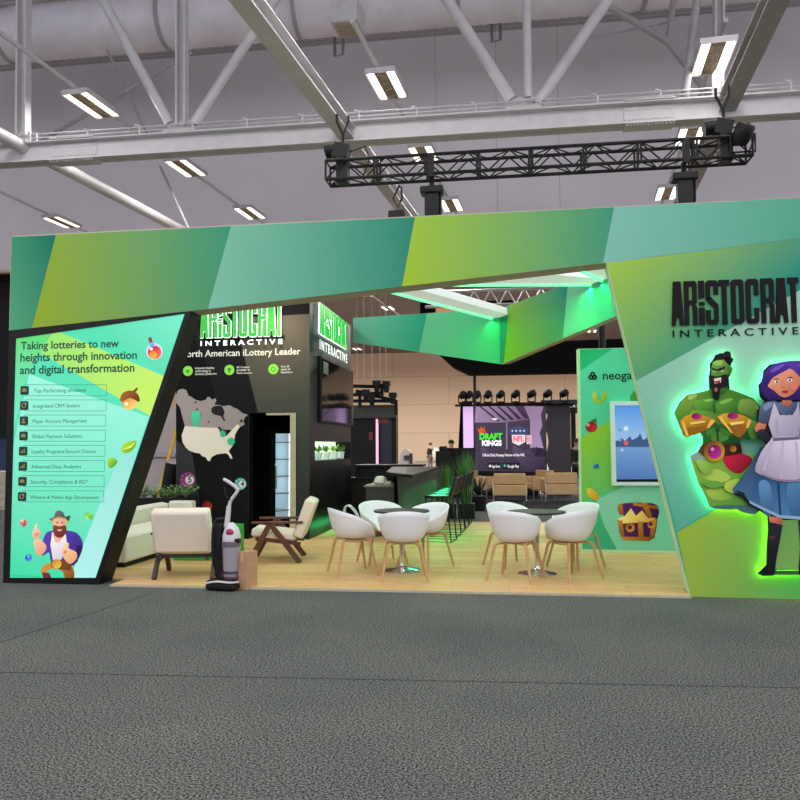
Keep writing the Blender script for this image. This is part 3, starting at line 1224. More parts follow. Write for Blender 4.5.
a = LB(); a.w = .0045; a.T = g4
a.poly([(275, 480), (285, 440), (340, 420), (400, 440), (480, 440), (495, 520), (435, 520), (420, 480), (380, 460), (330, 462), (300, 500)], (214, 150, 60), (150, 96, 40), (300, 420), (440, 520), sp=3)
a.poly([(280, 482), (330, 485), (345, 520), (290, 520)], (110, 50, 46))
a.poly([(300, 235), (345, 205), (470, 205), (530, 235), (555, 310), (515, 410), (470, 440), (350, 420), (330, 350), (290, 370), (270, 340)], (92, 66, 176), (58, 42, 128), (330, 210), (540, 400), sp=3)
a.poly([(515, 300), (553, 310), (515, 420), (500, 400)], (40, 30, 92))
a.poly([(350, 215), (440, 225), (450, 300), (410, 400), (355, 400), (338, 300)], (248, 244, 244), (214, 200, 216), (350, 230), (440, 390))
a.poly([(355, 230), (430, 240), (395, 285), (370, 280)], (236, 180, 150))
a.poly([(340, 405), (410, 396), (480, 425), (470, 470), (400, 462), (345, 445)], (140, 84, 44), (110, 62, 34), (340, 400), (470, 470))
a.disc((380, 425), 32, (240, 196, 90), (196, 136, 44))
a.poly([(228, 270), (265, 260), (310, 300), (305, 340), (270, 370), (245, 355), (232, 310)], (246, 196, 160), (222, 160, 124), (235, 270), (300, 360), sp=3)
a.poly([(216, 215), (228, 195), (240, 160), (250, 158), (250, 190), (270, 205), (272, 232), (240, 262), (222, 245)], (250, 214, 184), (232, 170, 132), (220, 170), (270, 250), sp=2)
a.poly([(232, 225), (262, 215), (266, 232), (240, 246)], (222, 150, 116))
a.poly([(420, 330), (445, 285), (462, 290), (462, 322), (510, 345), (514, 390), (470, 425), (430, 390), (414, 350)], (250, 206, 160), (226, 160, 110), (420, 300), (510, 420), sp=3)
a.poly([(425, 345), (445, 330), (450, 350), (434, 362)], (216, 140, 90))
a.poly([(355, 130), (440, 128), (444, 190), (400, 215), (358, 190)], (244, 186, 156), (222, 150, 120), (360, 140), (440, 200))
a.poly([(358, 172), (372, 168), (400, 176), (432, 168), (446, 178), (444, 220), (410, 250), (372, 240), (358, 210)], (140, 70, 52), (96, 42, 36), (370, 170), (430, 250), sp=3)
a.poly([(385, 196), (418, 196), (412, 206), (390, 206)], (236, 190, 180))
a.disc((385, 150), 5, (30, 20, 24)); a.disc((420, 150), 5, (30, 20, 24))
a.poly([(392, 150), (410, 150), (416, 172), (396, 174)], (250, 170, 140))
a.poly([(333, 125), (348, 150), (365, 128), (400, 118), (440, 130), (462, 152), (475, 100), (440, 112), (425, 80), (400, 66), (375, 76), (365, 112)], (120, 112, 120), (70, 62, 70), (370, 70), (440, 150))
a.poly([(333, 125), (348, 152), (365, 130), (400, 120), (440, 132), (462, 154), (466, 142), (440, 120), (400, 110), (362, 120), (348, 138)], (200, 160, 80))
a.mb.obj('bearded_sailor_print', M['backlit'], t_lb, smooth=False)

# ---------------- right logo wall
t_rw = thing('logo_wall_panel', 'large green wall panel with a slanted left edge at the right end of the booth', 'wall panel', (2.3, YF, 0))
rb = at(690.5, 596.5, YF)
mb = MB()
mb.prism([(hbr[0], YF, hbr[1]), (hend[0], YF, hend[1]), (XR, YF, 0), (rb.x, YF, 0)], (0, .17, 0))
mb.obj('core_panel', M['mint_edge'], t_rw, smooth=False)
a = Art(Y=YF)
a.poly([(606.5, 263.2), (X2, 231), (X2, 601), (691, 597)], (96, 178, 140), (56, 146, 116), (620, 400), (800, 560))
a.poly([(606.5, 263.2), (X2, 231), (X2, 257), (636, 381)], (146, 188, 78), (48, 144, 118), (625, 272), (706, 352))
a.poly([(636, 381), (X2, 257), (X2, 420), (677, 531)], (148, 194, 172), (90, 172, 148), (690, 345), (690, 520))
a.poly([(677, 532.5), (716, 509.5), (X2, 430), (X2, 601), (691, 597)], (150, 180, 66), (92, 168, 92), (690, 545), (800, 560))
a.mb.obj('printed_graphic', M['print'], t_rw, smooth=False)
# raised black logo
o = at(671.5, 326, YF)
W_ = wid(671.5, 799.5, 326, YF)
H_ = (at(672, 282, YF)-at(672, 326, YF)).z
fr = lambda u, v, d: o+Vector((u, -.002-d, v+.006*0))
for m_ in logo(fr, W_, H_, .02):
    m_.obj('logo_letter', M['ink'], t_rw, smooth=False)
mb = MB()
fr2 = frame_Y(672.5, 337.5, YF, w0=.002)
mb.text('I N T E R A C T I V E', fr2, w=wid(672.5, 798.5, 337, YF), h=(at(672, 330, YF)-at(672, 337.2, YF)).z, depth=.01, bold=.012)
mb.obj('tagline_lettering', M['ink'], t_rw, smooth=False)

# standing-off printed cut-outs with LED halo
YC = YF-.085


def g2(p):
    return (650+p[0]/5.3333, 340+p[1]/5.3333)


def g3(p):
    return (650+p[0]/5.3333, 460+p[1]/5.3333)


def lower(p):     # point of the lower crop in the coordinates of the upper crop
    return (p[0], p[1]+640)


def cutout(t, outline, Y, name='board'):
    P = [at(*g2(p), Y) for p in outline]
    mb = MB()
    mb.prism([p+Vector((0, .012, 0)) for p in P][::1], (0, -.0115, 0))
    mb.obj(name, M['ink'], t, smooth=False)


GEN = [(320, 125), (340, 100), (350, 78), (385, 72), (420, 66), (440, 105), (430, 140), (440, 165), (420, 200), (425, 262), (490, 285), (550, 310), (585, 352), (600, 400), (600, 480), (575, 528),
       (540, 532), (485, 522), (478, 548), (492, 600), (560, 620), (620, 700), (620, 880), (560, 930), (520, 925), (490, 918), (462, 900), (430, 906), (345, 900), (318, 888), (300, 840), (262, 770), (238, 700), (214, 618),
       (256, 596), (286, 548), (282, 516), (268, 492), (200, 520), (178, 508), (150, 440), (130, 390), (160, 330), (200, 292), (262, 280), (318, 268), (314, 200), (322, 160)]
t_g = thing('figure_cutout', 'cut-out picture of a bare-chested green strongman with folded arms, lit from behind', 'wall cut-out', (at(*g2((350, 500)), YC).x, YC, at(*g2((350, 900)), YC).z))
cutout(t_g, GEN, YC)
a = Art(Y=YC, w0=.0008)
a.T = g2
GRN = (58, 118, 44)
a.poly([(214, 618), (256, 596), (480, 596), (560, 620), (620, 700), (620, 880), (560, 930), (520, 925), (490, 918), (462, 900), (430, 906), (345, 900), (318, 888), (300, 840), (262, 770), (238, 700)],
       (140, 186, 66), (72, 140, 58), (260, 620), (560, 900))
a.poly([(270, 700), (360, 690), (430, 730), (380, 760), (300, 740)], (176, 206, 84), sp=3)
a.poly([(300, 800), (400, 790), (480, 800), (420, 850), (340, 850)], (168, 200, 76), (110, 170, 70), (320, 800), (460, 840), sp=3)
a.poly([(318, 888), (400, 880), (500, 880), (620, 860), (620, 880), (560, 930), (490, 918), (462, 900), (345, 900)], (70, 110, 110))
a.poly([(214, 618), (256, 596), (300, 640), (240, 650)], (140, 170, 160))
a.poly([(390, 626), (470, 600), (520, 615), (545, 640), (500, 700), (460, 712), (410, 680)], (206, 36, 66), (130, 16, 40), (400, 620), (500, 710), sp=3)
# trunk and arms
a.poly([(262, 280), (330, 262), (425, 262), (490, 285), (550, 310), (585, 352), (600, 400), (600, 480), (575, 528), (540, 532), (485, 522), (478, 556), (280, 556), (282, 516), (268, 492), (200, 520), (178, 508), (150, 440), (130, 390), (160, 330), (200, 292)],
       (92, 150, 52), (36, 92, 34), (230, 290), (420, 540))
a.poly([(140, 385), (170, 330), (210, 300), (250, 305), (225, 350), (200, 400), (160, 420)], (136, 172, 66), (74, 136, 48), (170, 310), (200, 410), sp=3)
a.poly([(480, 320), (540, 318), (575, 350), (592, 400), (570, 430), (520, 400), (470, 380)], (128, 160, 66), (52, 110, 44), (500, 320), (560, 420), sp=3)
a.poly([(250, 320), (330, 320), (345, 360), (330, 395), (260, 380), (235, 350)], (104, 168, 62), (52, 116, 40), (270, 320), (310, 395), sp=3)
a.poly([(360, 330), (430, 310), (465, 340), (455, 385), (400, 395), (355, 370)], (96, 160, 58), (46, 108, 38), (380, 320), (430, 395), sp=3)
a.poly([(225, 375), (300, 380), (380, 395), (420, 430), (380, 450), (300, 420), (220, 400)], (110, 168, 60), (70, 130, 46), (230, 380), (380, 440), sp=3)
a.poly([(285, 460), (340, 440), (400, 470), (470, 520), (478, 556), (285, 556)], (50, 110, 40), (30, 78, 32), (300, 450), (400, 556))
a.poly([(330, 500), (380, 490), (420, 520), (380, 545), (330, 540)], (74, 136, 50), sp=3)
a.poly([(535, 430), (575, 440), (592, 480), (570, 525), (540, 530), (520, 480)], (92, 150, 52), (50, 104, 40), (530, 440), (580, 520), sp=3)
a.poly([(560, 350), (585, 372), (594, 410), (586, 400)], (150, 190, 90))
a.poly([(338, 330), (350, 392), (344, 398), (334, 350)], (34, 80, 30))
a.poly([(290, 318), (330, 312), (338, 322), (300, 332)], (140, 196, 90), sp=2)
a.poly([(372, 330), (420, 312), (440, 318), (384, 344)], (134, 190, 84), sp=2)
a.poly([(352, 470), (362, 470), (366, 540), (356, 545)], (26, 66, 26))
a.poly([(300, 480), (345, 468), (340, 500), (305, 510)], (66, 128, 46), sp=3)
a.poly([(375, 470), (425, 490), (430, 512), (380, 500)], (62, 122, 44), sp=3)
a.poly([(200, 300), (240, 290), (250, 298), (210, 322)], (170, 200, 96), sp=2)
a.poly([(280, 420), (330, 425), (350, 445), (320, 465), (290, 450)], (60, 118, 42), (36, 84, 30), (290, 420), (330, 465), sp=2)
# gold arm bands with purple stones
a.poly([(160, 430), (220, 395), (300, 408), (350, 430), (300, 480), (200, 518), (178, 505)], (222, 166, 46), (130, 84, 24), (200, 400), (240, 510), sp=2)
a.poly([(180, 470), (320, 455), (300, 480), (200, 516), (182, 500)], (150, 98, 30))
a.poly([(356, 410), (440, 388), (540, 425), (520, 470), (475, 525), (420, 480)], (220, 162, 44), (130, 84, 24), (420, 395), (460, 520), sp=2)
a.poly([(400, 450), (520, 455), (478, 520), (440, 500)], (150, 98, 30))
a.disc((246, 407), 27, (190, 50, 130), (120, 16, 76), ry=17)
a.disc((440, 405), 29, (190, 50, 130), (120, 16, 76), ry=18)
a.poly([(168, 440), (178, 432), (206, 512), (190, 514)], (240, 196, 80))
a.poly([(322, 424), (346, 430), (312, 470), (300, 468)], (240, 196, 80))
a.poly([(362, 414), (378, 406), (440, 498), (428, 494)], (240, 196, 80))
a.poly([(520, 424), (538, 428), (522, 468), (508, 470)], (236, 190, 76))
a.poly([(210, 440), (290, 430), (292, 440), (214, 452)], (250, 214, 110))
a.poly([(420, 440), (500, 432), (498, 444), (430, 456)], (250, 214, 110))
# belt
a.poly([(262, 570), (300, 548), (400, 560), (480, 550), (490, 600), (400, 615), (300, 620), (262, 600)], (92, 50, 36), (54, 28, 24), (300, 550), (420, 615))
a.disc((340, 592), 56, (214, 158, 44), (112, 66, 26))
a.disc((342, 596), 37, (196, 50, 150), (104, 14, 74))
a.disc((330, 582), 10, (236, 140, 200))
a.disc((440, 580), 18, (186, 130, 44), (120, 74, 30))
a.poly([(245, 640), (300, 650), (330, 690), (300, 720), (262, 690)], (164, 204, 84), (110, 166, 64), (250, 640), (320, 720), sp=3)
a.poly([(400, 760), (470, 740), (500, 780), (460, 820), (400, 800)], (186, 210, 90), (120, 170, 66), (410, 750), (490, 810), sp=3)
a.poly([(270, 760), (340, 750), (400, 770), (330, 790)], (104, 164, 66), sp=3)
# head
a.poly([(325, 150), (332, 118), (360, 104), (390, 104), (410, 130), (438, 150), (430, 180), (412, 185), (410, 262), (380, 290), (330, 285), (318, 240), (322, 190)], (112, 168, 66), (58, 112, 44), (330, 120), (420, 230))
a.poly([(332, 122), (362, 108), (386, 110), (380, 132), (350, 138)], (150, 200, 96), sp=2)
a.poly([(408, 140), (432, 150), (428, 178), (412, 180)], (64, 116, 44))
a.poly([(420, 186), (428, 184), (430, 196), (422, 198)], (220, 180, 70))
a.poly([(326, 148), (352, 158), (372, 150), (400, 140), (396, 152), (372, 164), (352, 168), (328, 158)], (24, 30, 22))
a.disc((340, 170), 7, (240, 230, 190), ry=4); a.disc((382, 168), 8, (240, 230, 190), ry=4)
a.disc((341, 170), 3, (20, 20, 20)); a.disc((383, 168), 3, (20, 20, 20))
a.poly([(350, 165), (364, 165), (368, 190), (344, 192)], (86, 144, 56))
a.poly([(318, 190), (345, 196), (372, 192), (408, 185), (412, 240), (400, 252), (372, 262), (366, 310), (346, 322), (330, 300), (326, 258), (314, 240)], (34, 30, 36), (20, 18, 24), (320, 190), (390, 300), sp=2)
a.poly([(336, 208), (376, 200), (374, 228), (342, 234)], (230, 220, 190))
a.poly([(340, 222), (372, 216), (370, 229), (344, 232)], (150, 60, 50))
a.poly([(338, 258), (354, 256), (356, 274), (342, 276)], (170, 110, 60))
a.poly([(340, 108), (352, 80), (384, 72), (390, 104), (360, 106)], (30, 26, 32), sp=2)
a.poly([(384, 78), (398, 62), (424, 66), (428, 92), (442, 106), (428, 128), (424, 104), (404, 90), (390, 92)], (34, 28, 32), sp=2)
a.mb.obj('printed_picture', M['print'], t_g, smooth=False)


def halo(t, pts, m, inset=.018, Y=YF-.045, name='led_strip', r=.007):
    P = [at(*g2(p), YC) for p in pts]
    n = len(P)
    Q = []
    for i in range(n):
        tn = (P[min(i+1, n-1)]-P[max(i-1, 0)]).normalized()
        nr = Vector((tn.z, 0, -tn.x))
        q = P[i]+nr*inset
        q.y = Y
        Q.append(q)
    mb = MB()
    mb.tube(Q, r, 6)
    mb.obj(name, m, t)


# outline runs clockwise in the picture, the inside lies to the right of travel
halo(t_g, [(345, 900), (318, 888), (300, 840), (262, 770), (238, 700), (214, 618), (256, 596), (286, 548), (282, 516), (268, 492), (200, 520), (178, 508), (150, 440), (130, 390), (160, 330), (200, 292), (262, 280), (318, 268), (314, 200), (322, 140), (340, 100), (385, 72), (430, 80), (436, 140), (425, 200), (425, 262), (490, 285), (550, 310)], M['halo_led'])
halo(t_g, [(560, 930), (520, 925), (490, 918), (462, 900), (430, 906), (345, 900)], M['halo_lime'])

# second cut-out: a young woman in a plain blue dress
YD = YC-.03
GIRL = [(600, 215), (580, 240), (585, 300), (612, 330), (575, 372), (572, 420), (590, 446), (560, 485), (590, 520), (625, 560), (560, 640), (500, 720), (442, 795), (452, 822), (492, 840), (530, 880), (560, 892), (628, 940), (632, 1010), (624, 1100), (622, 1200), (575, 1245), (600, 1258), (662, 1256),
        (676, 1225), (1100, 1225), (1100, 955), (1010, 950), (1080, 900), (1005, 700), (905, 562), (850, 540), (848, 442), (902, 424), (888, 352), (850, 332), (872, 312), (894, 225), (874, 136), (800, 110), (712, 118), (640, 130), (606, 165)]
t_w = thing('figure_cutout', 'cut-out picture of a purple-haired young woman in a plain blue dress, lit from behind', 'wall cut-out', (at(*g2((700, 600)), YD).x, YD, at(*g2((700, 1255)), YD).z))
cutout(t_w, GIRL, YD)
a = Art(Y=YD, w0=.0008)
a.T = g2
a.poly([(676, 960), (1100, 960), (1100, 1222), (664, 1222), (676, 1100)], (104, 160, 84), (132, 180, 92), (680, 980), (900, 1200))
a.poly([(664, 1230), (1100, 1230), (1100, 1252), (664, 1252)], (64, 90, 56))  # shade under the ground board, painted as a dark strip
# dress skirt
a.poly([(650, 520), (800, 520), (900, 560), (1000, 700), (1080, 900), (1000, 950), (860, 960), (690, 950), (560, 886), (528, 868), (560, 700), (600, 590)], (74, 126, 170), (34, 64, 104), (760, 880), (560, 640))
a.poly([(590, 570), (625, 560), (585, 650), (560, 720), (540, 880), (520, 850), (500, 830), (450, 812), (442, 796), (500, 720)], (42, 62, 86), (66, 104, 140), (600, 580), (470, 800))
a.poly([(455, 800), (500, 815), (520, 850), (500, 840), (470, 822)], (24, 34, 52))
a.poly([(690, 760), (700, 940), (690, 948), (676, 760)], (36, 66, 104))
a.poly([(580, 760), (640, 770), (650, 930), (600, 910)], (96, 148, 190), (56, 96, 136), (600, 770), (640, 930), sp=3)
a.poly([(730, 770), (830, 770), (860, 940), (760, 945)], (84, 134, 178), (52, 90, 132), (740, 780), (840, 940), sp=3)
a.poly([(528, 868), (560, 886), (690, 950), (860, 962), (1000, 950), (1000, 938), (860, 944), (692, 934), (566, 874), (532, 856)], (148, 176, 200))
# boots, skin
a.poly([(632, 940), (706, 948), (704, 990), (640, 982)], (216, 130, 96), (170, 90, 66), (640, 945), (700, 985))
a.poly([(626, 968), (706, 986), (690, 1080), (676, 1150), (662, 1256), (600, 1258), (574, 1246), (590, 1228), (622, 1205), (626, 1100), (632, 1010)], (40, 38, 52), (18, 18, 26), (630, 990), (670, 1250), sp=0)
a.poly([(636, 1046), (666, 1046), (662, 1058), (640, 1058)], (110, 40, 60))
a.poly([(790, 960), (850, 960), (840, 1230), (880, 1250), (790, 1250), (800, 1100)], (36, 34, 48), (18, 18, 26), (800, 970), (840, 1240))
# arms and sleeves
a.poly([(556, 470), (590, 430), (620, 450), (600, 490), (575, 500)], (224, 140, 104), (190, 100, 76), (570, 440), (600, 490), sp=2)
a.poly([(566, 492), (602, 474), (640, 510), (655, 530), (630, 548), (590, 522)], (44, 48, 62), (24, 26, 36), (580, 480), (640, 545), sp=2)
a.poly([(580, 400), (590, 350), (640, 325), (680, 335), (660, 400), (630, 440), (596, 446), (576, 425)], (92, 112, 142), (54, 66, 92), (600, 340), (640, 440), sp=3)
a.poly([(770, 340), (820, 330), (880, 350), (900, 420), (850, 440), (780, 430)], (86, 106, 138), (50, 62, 90), (800, 340), (850, 440), sp=3)
a.poly([(756, 548), (800, 530), (850, 560), (840, 620), (790, 600)], (40, 42, 56), (24, 26, 36), (760, 540), (830, 610), sp=2)
# pale bodice and apron without pattern
a.poly([(660, 330), (690, 400), (760, 400), (790, 330), (800, 430), (795, 520), (655, 524), (630, 450)], (206, 198, 214), (160, 152, 178), (660, 350), (790, 510))
a.poly([(668, 345), (700, 330), (770, 330), (784, 350), (760, 395), (700, 398)], (98, 116, 144), (64, 78, 104), (690, 340), (760, 395), sp=2)
a.poly([(640, 535), (660, 520), (795, 516), (850, 560), (880, 660), (850, 730), (770, 756), (680, 752), (590, 720), (558, 690), (590, 600)], (222, 210, 226), (166, 152, 178), (720, 540), (600, 740), sp=3)
a.poly([(652, 522), (796, 514), (798, 530), (654, 540)], (110, 104, 132))
a.poly([(706, 300), (746, 300), (756, 340), (730, 356), (700, 342)], (216, 130, 98), (180, 96, 74), (720, 300), (730, 350))
a.poly([(668, 420), (676, 418), (684, 512), (674, 514)], (176, 166, 190))
a.poly([(770, 420), (778, 422), (772, 510), (764, 510)], (180, 170, 194))
a.poly([(700, 540), (712, 540), (704, 740), (690, 740)], (198, 186, 206))
a.poly([(770, 540), (782, 542), (800, 720), (786, 730)], (196, 184, 206))
a.poly([(640, 545), (655, 540), (612, 700), (596, 690)], (196, 186, 208))
a.poly([(590, 720), (680, 752), (770, 756), (850, 730), (850, 722), (770, 746), (682, 742), (594, 712)], (140, 128, 156))
a.poly([(600, 350), (640, 332), (650, 350), (610, 380)], (124, 144, 172), sp=3)
a.poly([(810, 350), (860, 352), (876, 390), (830, 380)], (116, 136, 166), sp=3)
# hair and face
a.poly([(596, 205), (620, 160), (660, 130), (720, 115), (800, 112), (870, 135), (890, 220), (870, 310), (800, 320), (670, 320), (640, 325), (600, 300), (584, 255)], (86, 54, 156), (40, 22, 84), (700, 120), (690, 320), sp=3)
a.poly([(622, 225), (640, 180), (700, 150), (770, 165), (800, 215), (790, 250), (762, 285), (722, 306), (690, 298), (655, 268), (630, 252)], (240, 166, 128), (206, 116, 88), (650, 180), (760, 290), sp=3)
a.poly([(604, 210), (640, 150), (710, 124), (740, 150), (690, 180), (650, 205), (630, 235), (612, 250)], (76, 46, 150), (50, 28, 104), (640, 150), (640, 230), sp=3)
a.poly([(720, 124), (790, 130), (860, 180), (850, 230), (800, 200), (760, 160)], (92, 58, 164), (52, 30, 110), (760, 130), (830, 220), sp=3)
a.disc((672, 224), 13, (250, 240, 236), ry=7); a.disc((742, 216), 14, (250, 240, 236), ry=8)
a.disc((674, 224), 6, (60, 50, 30)); a.disc((742, 216), 6, (60, 50, 30))
a.poly([(652, 212), (672, 204), (690, 212), (672, 210)], (60, 26, 70)); a.poly([(724, 204), (744, 196), (762, 202), (744, 202)], (60, 26, 70))
a.poly([(640, 250), (668, 246), (676, 270), (652, 268)], (232, 134, 112), sp=2)
a.poly([(744, 244), (780, 236), (776, 262), (752, 268)], (226, 128, 104), sp=2)
a.poly([(640, 160), (700, 130), (712, 138), (650, 176)], (116, 84, 190), sp=2)
a.poly([(770, 130), (840, 150), (856, 190), (830, 170)], (112, 80, 186), sp=2)
a.poly([(590, 240), (600, 220), (612, 290), (640, 322), (610, 300)], (60, 36, 120))
a.poly([(702, 222), (712, 222), (720, 250), (698, 252)], (222, 136, 104))
a.poly([(698, 274), (716, 269), (736, 273), (716, 284)], (170, 40, 50), sp=2)
a.mb.obj('printed_picture', M['print'], t_w, smooth=False)
halo(t_w, [(585, 300), (580, 240), (600, 215), (606, 165), (640, 130), (712, 118), (800, 110), (874, 136), (894, 225), (872, 312)], M['halo_led'], Y=YF-.05)
halo(t_w, [(1100, 1258), (850, 1258), (662, 1256), (600, 1258), (575, 1245), (622, 1200), (624, 1100), (632, 1010), (628, 940), (560, 892)], M['halo_lime'], Y=YF-.05, inset=.022)

# ================================================================== THE BOOTH: inside
# ---------------- back fascia (two boards meeting at a fold)
YFA = 14.0                              # depth of the fold
fold = at(500, 308, YFA)
ZF = fold.z
YL0 = 15.75


def on_z(x, y, z):
    return flo(x, y, z)


t_fa = thing('back_fascia', 'green hanging fascia board folded in the middle across the back of the booth', 'fascia', (fold.x, fold.y, at(500, 363, YFA).z))
lt = at(353, 321, YL0)


def seg_plane(p, q):
    """mapping from a photo pixel to the vertical plane through p and q"""
    d = Vector((q.x-p.x, q.y-p.y, 0)).normalized()
    nrm = Vector((d.y, -d.x, 0))

    def f(x, y, off=0.0):
        r = ray(x, y)
        tt = (p-EYE).dot(nrm)/r.dot(nrm)
        return EYE+r*tt+nrm*off
    return f, nrm


fl, nl = seg_plane(lt, fold)
rr_ = Vector((at(640, 240, 10.3).x, 10.3, 0))
frr, nr_ = seg_plane(fold, rr_)


def board(fm, nrm, pts, facets, name):
    mb = MB()
    mb.prism([fm(*p) for p in pts], -nrm*.12)
    o = mb.obj(name, M['tan_edge'], t_fa, smooth=False)
    mb = MB()
    w = .001
    for P, c0, c1, g0, g1 in facets:
        c0, c1 = S(*c0), S(*c1)
        dx, dy = g1[0]-g0[0], g1[1]-g0[1]
        L_ = dx*dx+dy*dy
        cc = [tuple(max(0, a_+(b_-a_)*(((p[0]-g0[0])*dx+(p[1]-g0[1])*dy)/L_)) for a_, b_ in zip(c0[:3], c1[:3]))+(1,) for p in P]
        q = [fm(*p, w) for p in P]
        n_ = (q[1]-q[0]).cross(q[2]-q[0])
        if n_.dot(nrm) < 0:
            q, cc = q[::-1], cc[::-1]
        mb.face(q, cc)
        w += .001
    mb.obj('printed_graphic', M['print'], o, smooth=False)
    return o


board(fl, nl, [(353, 318), (500, 308.5), (500, 364), (353, 342.5)], [
    ([(353, 318), (427, 313.4), (419, 352), (353, 342.5)], (112, 190, 160), (40, 166, 130), (355, 330), (425, 335)),
    ([(427, 313.4), (500, 308.5), (500, 364), (419, 352)], (104, 200, 150), (70, 200, 130), (425, 330), (500, 335))], 'left_board')
board(frr, nr_, [(500, 308.5), (578, 280), (640, 255), (640, 306), (503, 364), (500, 364)], [
    ([(500, 308.5), (509, 305.5), (504, 362), (500, 364)], (40, 160, 120), (40, 160, 120), (500, 330), (505, 330)),
    ([(509, 305.5), (568, 284), (563, 338.5), (504, 362.8)], (142, 196, 56), (60, 150, 120), (508, 330), (566, 310)),
    ([(568, 284), (578, 280), (640, 255), (640, 306), (563, 338.5)], (130, 205, 170), (70, 180, 140), (566, 310), (620, 290))], 'right_board')
# rod under the fascia that carries the black canopy post
mb = MB()
p = at(602, 330, 13.5)
mb.tube([p+Vector((0, 0, .5)), p+Vector((0, 0, -.35))], .06, 12)
tag(mb.obj('hanging_post', M['black_metal'], org=p), 'black round post under the right end of the back fascia', 'post')

# ---------------- light beams between header and fascia
ZB = 3.92


def beam(plan, led, lab):
    P = [Vector((p.x, p.y, ZB)) for p in plan]
    t = thing('light_beam', lab, 'light beam', P[0], group='white light beams')
    mb = MB()
    mb.prism(P, (0, 0, .12))
    mb.obj('white_soffit', M['soffit'], t, smooth=False)
    mb = MB()
    q = [Vector((p.x, p.y, ZB-.012)) for p in led]
    for i in range(len(q)-1):
        mb.bar(q[i], q[i+1], .035, .03)
    mb.obj('led_strip', M['green_led'], t, smooth=False)
    return q


pa, pb = on_z(398, 293.5, ZB), on_z(493, 318.5, ZB)
d_ = (pb-pa).normalized()
pa2 = pa-d_*((pa.y-8.9)/d_.y)
nx = Vector((d_.y, -d_.x, 0)).normalized()
ledA = beam([pa2, pb, pb+nx*.42-d_*.1, pa2+nx*.42], [pa2, pb], 'white ceiling beam with a green light strip reaching back to the fold of the fascia')
pa, pb = on_z(452, 284.6, ZB), on_z(604, 284.2, ZB)
pc, pd = on_z(604, 279, ZB), on_z(548, 274, ZB)
ledB = beam([pa, pb, pc, pd, on_z(452, 272, ZB)], [pa, pb], 'white wedge-shaped ceiling beam with a green strip crossing behind the header')
pa, pb = on_z(573, 266.5, ZB), on_z(606, 282, ZB)
d_ = (pb-pa).normalized()
nx = Vector((d_.y, -d_.x, 0)).normalized()
ledC = beam([pa-d_*.5, pb-d_*.02, pb+nx*.35, pa-d_*.5+nx*.35], [pa-d_*.5, pb], 'short white ceiling beam with a green strip near the right wall panel')

# ---------------- black map wall with doorway
YW = 12.4
xl, xr = at(176, 470, YW).x, -3.27
zt = 4.15
dx0, dx1 = at(249, 480, YW).x, at(296, 480, YW).x
dzt = at(270, 413, YW).z
t_mw = thing('map_wall', 'tall black wall with a map, lit sign and doorway at the left of the booth', 'wall panel', ((xl+xr)/2, YW, .022))
mb = MB()
TW = .22
mb.box2((xl, YW, .022), (dx0, YW+TW, zt))
mb.box2((dx1, YW, .022), (xr, YW+TW, zt))
mb.box2((dx0, YW, dzt), (dx1, YW+TW, zt))
mb.obj('wall_body', M['black_wall'], t_mw, smooth=False)
mb = MB()
jw = .10
mb.box2((dx1-jw, YW-.015, .022), (dx1, YW+TW+.02, dzt))
mb.box2((dx0+.3, YW-.012, dzt-.035), (dx1, YW+TW+.02, dzt))
mb.obj('door_jamb', M['tan_edge'], t_mw, smooth=False)
a = Art(Y=YW)
a.poly([(176, 300), (309.5, 296), (309.5, 541), (297, 541), (297, 412), (248, 413), (248, 540), (176, 540)], (16, 16, 18), (15, 16, 18), (180, 320), (300, 520))
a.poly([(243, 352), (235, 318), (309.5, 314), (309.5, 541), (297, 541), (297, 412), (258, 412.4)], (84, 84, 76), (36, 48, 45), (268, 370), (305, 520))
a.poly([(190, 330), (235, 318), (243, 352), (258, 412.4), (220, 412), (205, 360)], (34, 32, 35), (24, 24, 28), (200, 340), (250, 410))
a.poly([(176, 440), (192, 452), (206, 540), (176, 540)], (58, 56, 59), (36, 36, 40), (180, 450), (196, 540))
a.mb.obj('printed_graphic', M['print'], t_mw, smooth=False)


def g6(p):
    return (140+p[0]/5.3333, 370+p[1]/5.3333)


a = Art(Y=YW, w0=.004); a.T = g6
CAN = [(182, 165), (190, 140), (205, 106), (228, 100), (248, 108), (258, 136), (272, 142), (300, 160), (325, 166), (352, 158), (362, 142), (374, 146), (384, 158), (404, 150), (408, 165), (396, 184), (420, 186), (446, 192), (478, 188), (500, 200), (520, 208), (545, 228), (576, 240), (560, 252), (552, 276),
       (560, 290), (536, 304), (525, 288), (505, 300), (490, 322), (470, 318), (440, 324), (412, 308), (330, 306), (240, 300), (232, 270), (222, 235), (214, 200), (196, 178)]
a.poly(CAN, (172, 164, 160), (158, 150, 150), (200, 130), (540, 260))
a.disc((296, 172), 6, (70, 68, 70)); a.disc((304, 210), 6, (80, 78, 80)); a.disc((366, 276), 5, (80, 78, 80)); a.disc((330, 238), 4, (90, 88, 90))
a.mb.obj('northern_map_area', M['print'], t_mw, smooth=False)
a = Art(Y=YW, w0=.0045); a.T = g6
USA = [(240, 299), (330, 306), (412, 308), (430, 322), (440, 340), (460, 352), (486, 326), (505, 302), (524, 288), (534, 302), (520, 322), (508, 345), (504, 372), (498, 400), (482, 420), (474, 434), (486, 452), (494, 470), (484, 474), (472, 452), (460, 444), (436, 446), (410, 450), (392, 458), (380, 468), (374, 486), (362, 484), (350, 464), (336, 462), (318, 444), (296, 442), (262, 430), (244, 412), (228, 386), (222, 350)]
a.poly(USA, (246, 238, 222), (236, 228, 212), (240, 320), (480, 440))
a.mb.obj('southern_map_area', M['print'], t_mw, smooth=False)
a = Art(Y=YW, w0=.006); a.T = g6
